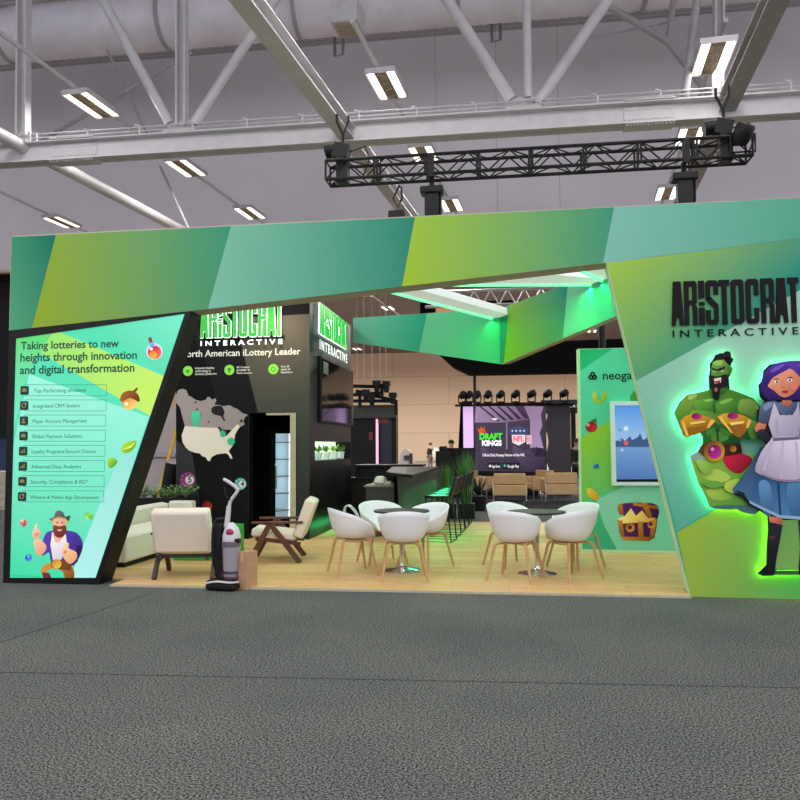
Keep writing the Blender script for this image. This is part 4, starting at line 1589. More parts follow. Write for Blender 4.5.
a.poly([(382, 205), (400, 192), (430, 190), (444, 204), (452, 232), (444, 246), (456, 268), (446, 270), (432, 246), (404, 240), (384, 228)], (40, 40, 44), (34, 34, 38), (390, 200), (450, 260), sp=2)
a.poly([(412, 306), (426, 302), (440, 316), (460, 318), (466, 336), (452, 332), (446, 344), (430, 340), (424, 320)], (60, 62, 62))
a.poly([(530, 272), (545, 262), (550, 272), (538, 280)], (44, 44, 48))
a.mb.obj('lake_shapes', M['print'], t_mw, smooth=False)
a = Art(Y=YW, w0=.0075); a.T = g6
a.poly([(277, 226), (292, 220), (322, 219), (322, 255), (316, 272), (308, 304), (284, 302), (284, 280), (274, 258)], (84, 222, 172), (74, 206, 160), (280, 225), (315, 300))
a.poly([(428, 330), (440, 318), (460, 336), (452, 358), (430, 356)], (72, 190, 146))
a.poly([(464, 372), (484, 360), (504, 366), (508, 388), (494, 402), (472, 398)], (64, 196, 146))
a.mb.obj('teal_map_areas', M['print'], t_mw, smooth=False)


def lotto(px, py, r, c, c1, num, ringc):
    a = Art(Y=YW, w0=.004)
    a.disc((px, py), r, c, c1, n=28)
    for k in range(9):
        an = k*2*PI/9+.3
        a.disc((px+r*.78*math.cos(an), py+r*.78*math.sin(an)), r*.13, ringc, n=8)
    a.disc((px+r*.3, py+r*.05), r*.56, (230, 226, 226), n=20)
    o = a.mb.obj('lottery_ball_print', M['print'], t_mw, smooth=False)
    mb = MB()
    mb.text(num, frame_Y(px+r*.08, py+r*.38, YW, w0=.010), h=(at(px, py-r*.8, YW)-at(px, py, YW)).z, depth=.003, bold=.03)
    mb.obj('number', M['ink'], o, smooth=False)


lotto(187.5, 479.5, 7.6, (176, 84, 152), (110, 40, 96), '5', (184, 100, 162))
lotto(240.5, 483.8, 6.0, (140, 206, 200), (80, 160, 156), '4', (150, 212, 206))
a = Art(Y=YW, w0=.004)
a.disc((207, 506), 5.2, (190, 70, 54), (110, 30, 26))
a.mb.obj('lottery_ball_print', M['print'], t_mw, smooth=False)
# caption and icon row
text_part(t_mw, 'North American iLottery Leader', 180.5, 357.2, 300.5, M['white_ink'], YW, 'caption_lettering', bold=.016, depth=.006)
ICO = [(188, 371, 'Industry-leading', 'technology in', 'iLottery platforms'), (229.5, 370, '#1 iLottery', 'provider in', 'North America'), (273.5, 369.2, 'Over 20', 'years of', 'experience')]
M['lime_disc'] = mat('lime_disc', S(130, 214, 62), .5, emit=S(130, 214, 62), es=.25)
M['lime_dark'] = mat('dark_lime_mark', S(70, 150, 40), .5)
for i, (x, y, *ln) in enumerate(ICO):
    c = at(x, y, YW)
    mb = MB()
    mb.lathe([(.088, 0), (.088, .008)], 28, c+Vector((0, -.001, 0)), (0, -1, 0))
    o = mb.obj('icon_disc', M['lime_disc'], t_mw)
    mb = MB()
    if i == 0:
        mb.box(c+Vector((0, -.011, 0)), (.05, .004, .03)); mb.box(c+Vector((0, -.011, -.025)), (.03, .004, .012))
    elif i == 1:
        mb.lathe([(.03, 0), (.03, .004)], 12, c+Vector((0, -.010, .01)), (0, -1, 0)); mb.box(c+Vector((0, -.012, -.03)), (.02, .004, .03))
    else:
        mb.tube([c+Vector((.035*math.cos(k*PI/6), -.011, .035*math.sin(k*PI/6))) for k in range(12)], .006, 6, closed=True)
    mb.obj('icon_mark', M['lime_dark'], o, smooth=False)
    for k, s_ in enumerate(ln):
        text_part(o, s_, x+7.4, y-1.8+k*2.9, x+7.4+len(s_)*1.18, M['white_ink'], YW, 'lettering', bold=.012, depth=.006)
# lit sign: white glowing backs, green faces
o = at(201, 338.3, YW-.09)
W_ = wid(201, 283, 338, YW-.09)
H_ = (at(201, 302, YW-.09)-at(201, 338, YW-.09)).z
fr = lambda u, v, d: o+Vector((u, -d, v))


def lit_logo(parent, fr, W_, H_):
    gl = logo(fr, W_, H_, .025, grow=2.5)
    gr = logo(lambda u, v, d: fr(u, v, d+.026), W_, H_, .012, grow=-0.5)
    for b_, g_ in zip(gl, gr):
        q = b_.obj('sign_letter', M['sign_white'], parent, smooth=False)
        g_.obj('green_face', M['sign_green'], q, smooth=False)


lit_logo(t_mw, fr, W_, H_)
mb = MB()
mb.text('INTERACTIVE', frame_Y(201, 346, YW-.06), w=W_, h=(at(201, 341.2, YW)-at(201, 346, YW)).z, depth=.02, bold=.025, space=1.6)
mb.obj('tagline_lettering', M['sign_white'], t_mw, smooth=False)
mb = MB()
mb.box2((o.x, YW-.09, o.z-.0), (o.x+W_, YW, o.z+.02))
mb.obj('sign_rail', M['black'], t_mw, smooth=False)

# ---------------- side wall of the tower with screen, sign and lit shelf
XW = xr
YW2 = 15.8
t_sw = thing('tower_side_wall', 'black side wall with screen, lit sign and plant niche facing the bar', 'wall panel', (XW, (YW+YW2)/2+.1, .022))
pn0, pn1 = atx(315, 452, XW), atx(351, 452, XW)
nz0, nz1 = at(333, 459.5, 14.2).z, at(333, 441.5, 14.2).z
mb = MB()
ya, yb = YW+TW+.001, YW2
dpt = .34
mb.box2((XW-dpt, ya, .022), (XW, yb, nz0))
mb.box2((XW-dpt, ya, nz1), (XW, yb, zt))
mb.box2((XW-dpt, ya, nz0), (XW, pn0.y, nz1))
mb.box2((XW-dpt, pn1.y, nz0), (XW, yb, nz1))
mb.box2((XW-dpt-.03, ya, nz0-.05), (XW-dpt, yb, nz1+.05))
mb.obj('wall_body', M['black_wall'], t_sw, smooth=False)
mb = MB()
mb.box2((XW-dpt+.001, pn0.y, nz0), (XW-dpt+.01, pn1.y, nz1))
mb.obj('niche_light', mat('niche_back_light', S(226, 240, 226), .6, emit=S(214, 240, 206), es=1.2), t_sw, smooth=False)
# screen on the side wall
q0, q1 = atx(318.5, 390, XW), atx(351, 390, XW)
z0, z1 = at(334, 424, 14.2).z, at(334, 363, 14.2).z
t_tv = thing('wall_screen', 'large dark switched-off screen on the side of the black tower', 'screen', (XW, (q0.y+q1.y)/2, z0))
mb = MB()
mb.box2((XW, q0.y, z0), (XW+.05, q1.y, z1))
mb.obj('casing', M['black'], t_tv, smooth=False, bevel=.01)
mb = MB()
mb.box2((XW+.05, q0.y+.04, z0+.04), (XW+.056, q1.y-.04, z1-.04))
mb.obj('glass', M['glass_dark'], t_tv, smooth=False)
mb = MB()
mb.box2((XW+.057, q0.y+.12, z1-.3), (XW+.06, q0.y+.5, z1-.08))
mb.obj('green_picture_tile', mat('dim_green_tile', S(60, 92, 76), .4), t_tv, smooth=False)
# lit sign on the side wall
s0, s1 = atx(322, 330, XW+.1), atx(349, 330, XW+.1)
zs0 = (atx(322, 337.5, XW+.1).z+atx(348, 345.5, XW+.1).z)/2
zs1 = (atx(322, 306, XW+.1).z+atx(348, 319, XW+.1).z)/2
frs = lambda u, v, d: Vector((XW+.03+d, s0.y+u, zs0+v))
lit_logo(t_sw, frs, s1.y-s0.y, zs1-zs0)
mb = MB()
mb.text('INTERACTIVE', lambda u, v, d: Vector((XW+.03+d, s0.y+u, zs0-.27+v)), w=s1.y-s0.y, h=.17, depth=.03, bold=.03, space=1.5)
mb.obj('tagline_lettering', M['sign_white'], t_sw, smooth=False)
# potted plants in the niche
labs = ['potted plant with yellow-green leaves at the front end of the lit niche', 'potted plant second from the front in the lit niche', 'potted plant in the middle of the lit niche', 'potted plant fourth from the front in the lit niche', 'potted plant at the bar end of the lit niche']
for k in range(5):
    y = pn0.y+.25+(pn1.y-pn0.y-.5)*k/4
    b0 = Vector((XW-.17, y, nz0))
    t = thing('potted_plant', labs[k], 'plant', b0, group='plants in the lit niche')
    mb = MB()
    hh = nz1-nz0
    mb.lathe([(.065, 0), (.085, hh*.42), (.075, hh*.42), (.07, hh*.36)], 16, b0)
    mb.obj('pot', M['pot_white'], t)
    mb = MB()
    for j in range(16):
        an = random.random()*2*PI
        l_ = hh*random.uniform(.25, .5)
        r0 = Vector((math.cos(an), math.sin(an), 0))
        w_ = Vector((-r0.y, r0.x, 0))*.028
        st = b0+Vector((0, 0, hh*.4))
        tip = st+r0*random.uniform(.04, .13)+Vector((0, 0, l_))
        md = (st+tip)/2+r0*.03
        mb.face([st, md-w_, tip, md+w_])
    mb.obj('foliage', M['lit_leaf'] if k in (0, 3) else M['leaf'], t, smooth=False)

M['pane'] = bpy.data.materials.new('clear_pane')
M['pane'].use_nodes = True
_nt = M['pane'].node_tree
_nt.nodes.remove(_nt.nodes['Principled BSDF'])
_tr, _gl, _mx = _nt.nodes.new('ShaderNodeBsdfTransparent'), _nt.nodes.new('ShaderNodeBsdfGlossy'), _nt.nodes.new('ShaderNodeMixShader')
_gl.inputs['Roughness'].default_value = 0.03
_mx.inputs[0].default_value = 0.06
_nt.links.new(_tr.outputs[0], _mx.inputs[1])
_nt.links.new(_gl.outputs[0], _mx.inputs[2])
_nt.links.new(_mx.outputs[0], _nt.nodes['Material Output'].inputs[0])
# ---------------- drinks fridge behind the doorway
_c = at(271, 470, 12.72)
fx, fy = _c.x-.13, 12.72+.456
t = thing('drinks_fridge', 'tall black glass-door drinks fridge glowing inside the doorway of the map wall', 'fridge', (fx, fy, .022), rz=math.radians(60), world=False)
fh = dzt-.06
mb = MB()
w_, d_ = .66, .68
mb.box((0, 0, .1+.0), (w_, d_, .2))
mb.box((0, 0, fh-.12), (w_, d_, .24))
mb.box((-w_/2+.03, 0, fh/2), (.06, d_, fh-.2))
mb.box((w_/2-.03, 0, fh/2), (.06, d_, fh-.2))
mb.box((0, d_/2-.03, fh/2), (w_, .06, fh-.2))
mb.obj('cabinet', M['black_gloss'], t, smooth=False)
mb = MB()
mb.box((0, d_/2-.07, fh/2), (w_-.13, .01, fh-.45))
mb.obj('interior_back', M['fridge_in'], t, smooth=False)
for k in range(5):
    mb = MB()
    mb.box((0, -.02, .42+k*.3), (w_-.14, d_-.2, .015))
    sh = mb.obj('shelf', M['alu'], t, smooth=False)
mb = MB()
for sx in (1, -1):
    mb.box((sx*(w_/2-.095), -d_/2+.10, fh/2), (.045, .05, fh-.54))
mb.obj('lamp_tube', M['fridge_light'], t, smooth=False)
mb = MB()
mb.box((-w_/2+.035, -d_/2-.02, fh/2), (.07, .04, fh-.44))
mb.box((w_/2-.035, -d_/2-.02, fh/2), (.07, .04, fh-.44))
mb.box((0, -d_/2-.02, .26), (w_, .04, .08))
mb.box((0, -d_/2-.02, fh-.26), (w_, .04, .08))
dr = mb.obj('door', M['black'], t, smooth=False)
mb = MB()
mb.box((0, -d_/2-.02, fh/2), (w_-.14, .008, fh-.56))
mb.obj('glass_pane', M['pane'], dr, smooth=False)
mb = MB()
mb.box((w_/2-.068, 0, fh/2), (.008, d_-.12, fh-.50))
mb.obj('interior_liner', M['fridge_in'], t, smooth=False)
mb = MB()
mb.tube([(-w_/2+.05, -d_/2-.05, .8), (-w_/2+.05, -d_/2-.08, .84), (-w_/2+.05, -d_/2-.08, 1.2), (-w_/2+.05, -d_/2-.05, 1.24)], .012, 8)
mb.obj('handle', M['alu'], dr)
# closet behind the doorway
mb = MB()
mb.box2((dx0-.3, YW+2.2, 0), (XW-dpt-.04, YW+2.26, zt))
mb.box2((dx0-.36, YW+TW, 0), (dx0-.3, YW+2.26, zt))
struct('wall_closet', mb, M['black_wall'], smooth=False)

# ---------------- right feature wall with display
YN = 11.3
x0, x1 = at(579.6, 450, YN).x, 3.2
zn = at(590, 348.6, YN).z
t_nw = thing('feature_wall', 'mint and lime printed feature wall with a touch display behind the right tables', 'wall panel', (x0+1, YN, .022))
mb = MB()
mb.box2((x0, YN, .022), (x1, YN+.2, zn))
mb.obj('core_panel', M['mint_edge'], t_nw, smooth=False)
a = Art(Y=YN)
XE = 740
a.poly([(580, 349.4), (XE, 345), (XE, 552), (582.4, 549)], (92, 214, 168), (80, 200, 154), (590, 360), (660, 540))
a.poly([(580, 349.4), (613, 348.4), (580.2, 371)], (30, 178, 112), (52, 188, 132), (580, 350), (600, 365))
a.poly([(580.8, 437), (611, 421), (700, 370), (700, 470), (623, 485), (582, 503)], (144, 204, 62), (96, 196, 110), (585, 440), (615, 500))
a.poly([(596, 500), (630, 484), (XE, 430), (XE, 552), (617, 549.5), (596, 510)], (140, 216, 184), (112, 206, 164), (600, 500), (680, 545))
a.poly([(582, 503), (596, 500), (604, 526), (617, 549.5), (582.4, 549)], (74, 190, 120), (60, 178, 136), (584, 505), (610, 548))
a.mb.obj('printed_graphic', M['print'], t_nw, smooth=False)
text_part(t_nw, 'neogames', 603, 379.6, 652, M['ink'], YN, 'logo_lettering', bold=.006, depth=.006)
mb = MB()
c = at(592.6, 376.2, YN)
for an in (90, 210, 330):
    q = c+Vector((.032*math.cos(math.radians(an)), -.006, .03*math.sin(math.radians(an))))
    mb.tube([q+Vector((.026*math.cos(k*PI/5), 0, .026*math.sin(k*PI/5))) for k in range(10)], .011, 6, closed=True)
mb.obj('logo_mark', M['ink'], t_nw, smooth=False)
a = Art(Y=YN, w0=.004)
a.poly([(594, 391), (597, 396), (602, 397), (604, 391), (607, 393), (606, 400), (600, 404), (594, 402), (592, 396)], (220, 210, 70), (110, 190, 60), (594, 391), (605, 403), sp=2)
a.disc((599, 398), 2.6, (96, 200, 140))
a.mb.obj('banana_print', M['print'], t_nw, smooth=False)
a = Art(Y=YN, w0=.004)
a.disc((591.4, 427), 6, (214, 56, 60), (120, 16, 30), ry=5.4)
a.disc((588, 425), 1.8, (240, 150, 140)); a.poly([(590, 421), (596, 418), (597, 423)], (60, 120, 50))
a.mb.obj('cherry_print', M['print'], t_nw, smooth=False)
a = Art(Y=YN, w0=.004)
a.poly([(593, 465), (598, 463.5), (599.4, 468), (594, 469)], (60, 130, 210), (30, 80, 150), (593, 464), (599, 469))
a.mb.obj('blue_gem_print', M['print'], t_nw, smooth=False)
a = Art(Y=YN, w0=.004)
a.poly([(586.6, 489), (591, 488.4), (597, 493), (599, 499), (594, 500), (588, 495)], (244, 206, 70), (220, 156, 30), (588, 489), (597, 499), sp=2)
a.mb.obj('coin_print', M['print'], t_nw, smooth=False)
a = Art(Y=YN, w0=.004)
a.poly([(630, 400), (632, 393), (637, 391), (640, 396), (638, 402)], (70, 150, 60), sp=2)
a.mb.obj('leaf_print', M['print'], t_nw, smooth=False)
a = Art(Y=YN, w0=.004); a.T = lambda p: (570+p[0]/3.64, 340+p[1]/3.64)
a.poly([(182, 690), (292, 690), (300, 700), (318, 630), (308, 720), (280, 732), (200, 726), (184, 712)], (70, 30, 70))
a.poly([(176, 600), (230, 592), (300, 594), (322, 610), (322, 640), (300, 660), (200, 640), (178, 630)], (98, 42, 110), (60, 24, 76), (180, 600), (310, 650), sp=2)
a.poly([(174, 656), (310, 648), (318, 656), (312, 700), (296, 728), (196, 726), (180, 700)], (96, 42, 104), (56, 22, 66), (180, 660), (300, 720))
a.poly([(172, 650), (200, 640), (222, 612), (240, 640), (262, 620), (280, 645), (312, 648), (300, 662), (190, 668)], (250, 226, 130), (220, 160, 60), (230, 620), (300, 665))
for P in ([(174, 598), (190, 596), (196, 640), (178, 632)], [(258, 592), (280, 592), (300, 645), (284, 650)], [(174, 658), (190, 656), (200, 728), (186, 716)], [(246, 660), (264, 660), (268, 730), (250, 730)], [(296, 656), (316, 652), (306, 716), (288, 730)], [(186, 716), (296, 716), (290, 732), (196, 728)], [(230, 592), (320, 604), (322, 616), (230, 602)]):
    a.poly(P, (206, 134, 44), (140, 80, 26), P[0], P[2])
a.disc((218, 682), 17, (226, 160, 50), (150, 90, 30)); a.disc((218, 682), 7, (70, 30, 60))
a.disc((294, 672), 13, (226, 160, 50), (150, 90, 30)); a.disc((294, 670), 7, (84, 36, 90))
a.mb.obj('treasure_chest_print', M['print'], t_nw, smooth=False)
# touch display
t_td = thing('touch_display', 'portrait touch display in a white frame showing a blue city skyline', 'display', (at(640, 485, YN).x, YN-.02, at(640, 485.5, YN).z))
A0, A1 = at(610, 401.5, YN-.06), at(668, 485.5, YN-.06)
I0, I1 = at(614.6, 405.4, YN-.06), at(663.4, 482, YN-.06)
mb = MB()
mb.box2((A0.x, YN-.06, A0.z), (I0.x, YN, A1.z)); mb.box2((I1.x, YN-.06, A0.z), (A1.x, YN, A1.z))
mb.box2((I0.x, YN-.06, A0.z), (I1.x, YN, I0.z)); mb.box2((I0.x, YN-.06, I1.z), (I1.x, YN, A1.z))
mb.obj('frame', mat('white_display_frame', S(214, 236, 232), .4), t_td, smooth=False)
mb = MB()
mb.box2((I0.x, YN-.045, I0.z), (I1.x, YN, I1.z))
mb.obj('panel', M['black'], t_td, smooth=False)
a = Art(Y=YN-.0455)
a.poly([(614, 405), (664, 404), (664, 444), (614, 444)], (86, 150, 226), (160, 200, 240), (640, 405), (640, 445))
a.poly([(614, 444), (664, 444), (664, 482), (614, 482.6)], (120, 160, 212), (76, 116, 176), (640, 444), (640, 482))
a.poly([(615, 444), (615, 441), (620, 440), (622, 438), (625, 441), (630, 436), (632, 440), (638, 437), (640, 433), (643, 440), (650, 436), (656, 440), (664, 438), (664, 447), (615, 447)], (66, 92, 130))
a.poly([(614.6, 479.4), (664, 479), (664, 482), (614.6, 482.4)], (16, 24, 38))
for x, y, c in ((626, 428.5, (220, 230, 240)), (626, 443, (220, 96, 84)), (622, 450, (170, 200, 230)), (620, 430, (110, 150, 200)), (620, 440, (120, 160, 205))):
    a.disc((x, y), 2.4 if c[0] > 200 else 1.6, c, n=10)
a.mb.obj('screen_picture', M['screen'], t_td, smooth=False)

# ================================================================== FURNITURE
FZ = 0.022


def tub_chair():
    t = thing('tub_chair', '', 'chair', world=False)
    nu, nv = 40, 12
    vs, fs = [], []
    for j in range(nv+1):
        u = j/nv
        for i in range(nu):
            ph = 2*PI*i/nu            # 0 = front (-Y)
            cb = (1-math.cos(ph))/2   # 0 front, 1 back
            rim = .455 + .345*(((cb-.07)/.93)**.42 if cb > .07 else 0)
            rim = min(rim, .80)
            rx, ry = .295, .275
            R_ = 1.0
            e = math.sin(u*PI/2)**.46
            g = (1-math.cos(u*PI/2))**1.25
            k = (.89+.11*g)*R_
            x = math.sin(ph)*rx*e*k
            y = -math.cos(ph)*ry*e*k + .02*cb*g
            z = .435 + (rim-.435)*g + .012*(1-e)*0
            if u > .999:
                x *= 1.01
                y *= 1.01
            vs.append((x, y, z))
    for j in range(nv):
        for i in range(nu):
            a, b = j*nu+i, j*nu+(i+1) % nu
            c, d = (j+1)*nu+(i+1) % nu, (j+1)*nu+i
            if j == 0:
                continue
            fs.append((a, b, c, d))
    # closed seat disc from the second ring inwards
    c0 = len(vs)
    vs.append((0, 0, .432))
    for i in range(nu):
        fs.append((c0, nu+(i+1) % nu, nu+i))
    mb = MB()
    mb.raw(vs, fs)
    mb.obj('seat_shell', M['white_plastic'], t, solid=.011, angle=3.0)
    for sx, sy in ((-1, -1), (1, -1), (1, 1), (-1, 1)):
        mb = MB()
        P = spline([(sx*.06, sy*.06, .418), (sx*.15, sy*.135, .418), (sx*.185, sy*.165, .395), (sx*.205, sy*.185, .30), (sx*.265, sy*.245, 0)], 4, closed=False)
        mb.tube(P, [.012]*4+[.0165]*4+[.018]*4+[.016]*(len(P)-13)+[.012], 10)
        mb.obj('leg', M['oak'], t)
    mb = MB()
    for s in (-1, 1):
        mb.tube([(s*.15, -.13, .414), (s*.15, 0, .405), (s*.15, .13, .414)], .012, 8)
    mb.box((0, 0, .416), (.2, .2, .012))
    mb.obj('seat_support', M['oak'], t)
    return t


T1 = Vector((-1.31, 9.42, FZ))
T2 = Vector((0.34, 9.38, FZ))


def face_to(p, q):
    d = q-p
    return math.atan2(d.x, -d.y)


def cafe_table(loc, lab):
    t = thing('cafe_table', lab, 'table', loc, world=False)
    mb = MB()
    mb.lathe([(.30, .715), (.345, .722), (.35, .735), (.345, .742)], 40)
    mb.obj('tabletop', M['table_top'], t)
    mb = MB()
    mb.lathe([(.03, .02), (.028, .1), (.028, .69), (.12, .705), (.12, .716)], 20)
    mb.obj('column', M['chrome'], t)
    mb = MB()
    mb.lathe([(.235, 0), (.235, .006), (.20, .016), (.09, .03), (.04, .06), (.03, .09)], 40)
    mb.obj('base_plate', M['chrome'], t)
    return t


cafe_table(T1, 'round dark cafe table on a chrome disc base, in front of the bar')
cafe_table(T2, 'round dark cafe table on a chrome disc base, in front of the feature wall')
cp = [(T1, flo(352.5, 575.5), 'white tub chair with a black bag on it, left of the table before the bar', .0),
      (T1, flo(404, 581), 'white tub chair seen square from behind at the table before the bar', .0),
      (T1, Vector((-1.66, 10.02, 0)), 'white tub chair behind the table before the bar, facing the aisle', .0),
      (T1, Vector((-1.05, 9.78, 0)), 'white tub chair right of the table before the bar, back to the stools', .0),
      (T2, flo(516, 581.5), 'white tub chair front left at the table before the feature wall', .15),
      (T2, flo(571, 580.5), 'white tub chair front right at the table before the feature wall', -.15),
      (T2, Vector((0.03, 9.93, 0)), 'white tub chair back left at the table before the feature wall', .1),
      (T2, Vector((.84, 9.93, 0)), 'white tub chair back right at the table before the feature wall', -.1)]
chair0 = None
CH = []
for T, p, lab, da in cp:
    p = Vector((p.x, p.y, FZ))
    rz = face_to(p, T)+da
    if chair0 is None:
        chair0 = tub_chair()
        chair0.location = p
        chair0.rotation_euler.z = rz
        tag(chair0, lab, None, 'white tub chairs')
        c = chair0
    else:
        c = dup(chair0, p, rz, lab, 'white tub chairs')
    CH.append(c)
# bag on the first chair
p = CH[0].location
t = thing('handbag', 'small black bag with looped handles on the left white tub chair', 'bag', (p.x-.02, p.y+.05, FZ+.445))
mb = MB()
b0 = Vector((p.x-.02, p.y+.05, FZ+.445))
mb.prism([b0+Vector((-.13, -.05, 0)), b0+Vector((.13, -.05, 0)), b0+Vector((.11, -.04, .20)), b0+Vector((-.11, -.04, .20))], (0, .1, 0))
mb.obj('body', M['cloth_dark'], t, bevel=.015)
for s in (-1, 1):
    mb = MB()
    mb.tube(spline([b0+Vector((-.09, s*.03, .19)), b0+Vector((-.085, s*.04, .33)), b0+Vector((-.03, s*.04, .37)), b0+Vector((.05, s*.04, .29)), b0+Vector((.1, s*.03, .19))], 4, closed=False), .010, 8)
    mb.obj('handle', M['alu'], t)


# ---------------- lounge chairs
def lounge_chair(loc, rz, lab, wood):
    """front is -Y"""
    t = thing('lounge_chair', lab, 'lounge chair', loc, rz, world=False)
    mb = MB()
    R1 = Matrix.Rotation(math.radians(-7), 3, 'X')
    mb.box((0, -.06, .365), (.60, .60, .11), R1)
    mb.obj('seat_cushion', M['cream'], t, bevel=.035)
    mb = MB()
    R2 = Matrix.Rotation(math.radians(-20), 3, 'X')
    mb.box((0, .35, .575), (.67, .15, .53), R2)
    mb.obj('back_cushion', M['cream'], t, bevel=.035)
    for s in (-1, 1):
        x = s*.335
        mb = MB()
        mb.bar((x, -.10, .52), (x, -.38, 0), .07, .045, (1, 0, 0))
        mb.obj('leg', M[wood], t, bevel=.005, smooth=False)
        mb = MB()
        mb.bar((x, -.10, .52), (x, .30, 0), .07, .045, (1, 0, 0))
        mb.obj('leg', M[wood], t, bevel=.005, smooth=False)
        mb = MB()
        mb.box((x, .0, .535), (.065, .68, .03))
        mb.obj('armrest', M[wood], t, bevel=.008, smooth=False)
    mb = MB()
    for y, z in ((-.22, .30), (.2, .26)):
        mb.box((0, y, z), (.68, .045, .04))
    for s in (-1, 1):
        mb.bar((s*.27, -.3, .315), (s*.27, .30, .24), .03, .045)
    mb.obj('frame', M[wood], t, smooth=False)
    return t


c1 = flo(189, 577)
lounge_chair((c1.x, c1.y, FZ), math.radians(180+10), 'cream lounge chair seen from behind beside the upright vacuum cleaner', 'dark_wood')
c2 = flo(280.5, 561)
lounge_chair((c2.x, c2.y, FZ), math.radians(-80), 'cream lounge chair in profile with crossed walnut legs in front of the doorway', 'walnut')

# ---------------- corner sofa
A_ = flo(120, 569.5)
sx0, sy0 = A_.x-.62, A_.y
sxe = at(193, 508, 12).x
t = thing('corner_sofa', 'low white leather corner sofa behind the light box panel', 'sofa', (sx0, sy0+1, FZ))
mb = MB()
mb.box2((sx0+.03, sy0+.03, FZ), (sx0+.66, 12.1, FZ+.06))
mb.box2((sx0+.03, 11.5, FZ), (sxe-.02, 12.1, FZ+.06))
mb.obj('plinth', M['black'], t, smooth=False)
mb = MB()
mb.box2((sx0, sy0, FZ+.06), (sx0+.70, 11.4, FZ+.40))
mb.obj('seat_base', M['sofa'], t, bevel=.03)
mb = MB()
mb.box2((sx0+.72, 11.42, FZ+.06), (sxe, 12.12, FZ+.40))
mb.obj('seat_base', M['sofa'], t, bevel=.03)
mb = MB()
mb.prism([(sx0-.22, sy0-.0, FZ+.06), (sx0-.02, sy0, FZ+.06), (sx0+.02, sy0, FZ+.60), (sx0-.18, sy0, FZ+.64)], (0, 12.12-sy0, 0))
mb.obj('backrest', M['sofa'], t, bevel=.03)
mb = MB()
mb.box2((sx0+.03, 11.93, FZ+.40), (sxe, 12.14, FZ+.66))
mb.obj('backrest', M['sofa'], t, bevel=.03)

# ---------------- green side box
g0 = flo(176, 568.5)
g1 = flo(214, 568.5)
gy = 9.98
gx0, gx1 = at(173, 566, gy).x, at(244.5, 553, 11.0).x
t = thing('side_table', 'bright green block table between the two cream lounge chairs', 'table', ((gx0+gx1)/2, gy+.3, FZ))
mb = MB()
mb.box2((gx0, gy, FZ), (gx1, gy+1.0, FZ+.40))
mb.obj('block', M['green_box'], t, smooth=False, bevel=.008)
mb = MB()
mb.box2((gx0+.04, gy+.04, FZ+.40), (gx1-.04, gy+.96, FZ+.408))
mb.obj('top_inset', M['green_box'], t, smooth=False)

# ---------------- planter behind the sofa
yP = 12.16
px0, px1 = at(128, 500, yP+.4).x, at(188, 500, yP+.4).x
t = thing('planter_trough', 'long black planter trough of low ferny greenery behind the corner sofa', 'planter', ((px0+px1)/2, yP+.2, 0))
px1 = xl-.02
zp = at(150, 497.5, yP+.15).z
mb = MB()
mb.box2((px0, yP, 0), (px1, yP+.3, zp))
mb.obj('trough', M['black'], t, smooth=False)
mb = MB()
mb.box2((px0, yP-.001, zp-.06), (at(188, 500, yP).x, yP+.10, zp))
mb.obj('ledge', M['black'], t, smooth=False)


def fern(mb, c, n, spread, h):
    for i in range(n):
        an = random.random()*2*PI
        d0 = Vector((math.cos(an), math.sin(an)*.6, 0))
        L_ = random.uniform(.3, 1)*spread
        hk = random.uniform(.25, 1)
        P = [c+d0*L_*q+Vector((0, 0, h*hk*(1.25*q-.6*q*q))) for q in (0, .25, .5, .75, 1)]
        sd = Vector((-d0.y, d0.x, 0)).normalized()
        for j in range(4):
            for s in (-1, 1):
                b = (P[j]+P[j+1])/2
                tip = b+sd*s*L_*.30*(1-.15*j)+d0*.03+Vector((0, 0, random.uniform(-.01, .03)))
                mb.face([b-d0*.012, tip, b+d0*.022])
        for j in range(4):
            w = sd*.004
            mb.face([P[j]-w, P[j+1]-w, P[j+1]+w, P[j]+w])


for k in range(7):
    c = Vector((px0+.1+(at(184, 497, yP).x-px0-.1)*k/6, yP+.06, zp))
    mb = MB()
    fern(mb, c, 30, .26, .34)
    mb.obj('fern_clump', M['leaf'], t, smooth=False)

# ---------------- ladder and bin beyond the planter
yl = 14.6
la, lb = at(157, 500, yl), at(186, 395, yl)
t = thing('step_ladder', 'yellow fibreglass ladder leaning behind the map wall', 'ladder', (la.x, yl, 0))
k_ = (la.z)/(lb.z-la.z)
base = la-(lb-la)*k_
off = Vector((.16, .52, 0))
for s in (0, 1):
    mb = MB()
    mb.bar(base+off*s, lb+off*s, .06, .03, (0, 1, 0))
    mb.obj('rail', M['yellow'], t, smooth=False)
for q in range(1, 9):
    p = base+(lb-base)*(q/9)
    mb = MB()
    mb.bar(p, p+off, .05, .025)
    mb.obj('rung', M['alu'], t, smooth=False)
yb_ = 13.2
ba, bt = at(168.5, 497, yb_), at(175, 463.5, yb_)
t = thing('waste_bin', 'tilted black cylindrical bin standing behind the planter', 'bin', (ba.x, yb_, 0))
ax = (bt-ba).normalized()
mb = MB()
L_ = (bt-ba).length
base = ba-ax*(ba.z/ax.z)
Lf = (bt-base).length
mb.lathe([(.15, 0.02), (.17, Lf)], 22, base, ax)
mb.obj('body', M['black'], t)
mb = MB()
mb.lathe([(.155, Lf), (.175, Lf), (.175, Lf+.015), (.155, Lf+.015)], 22, base, ax)
mb.obj('rim', M['steel_dim'], t)
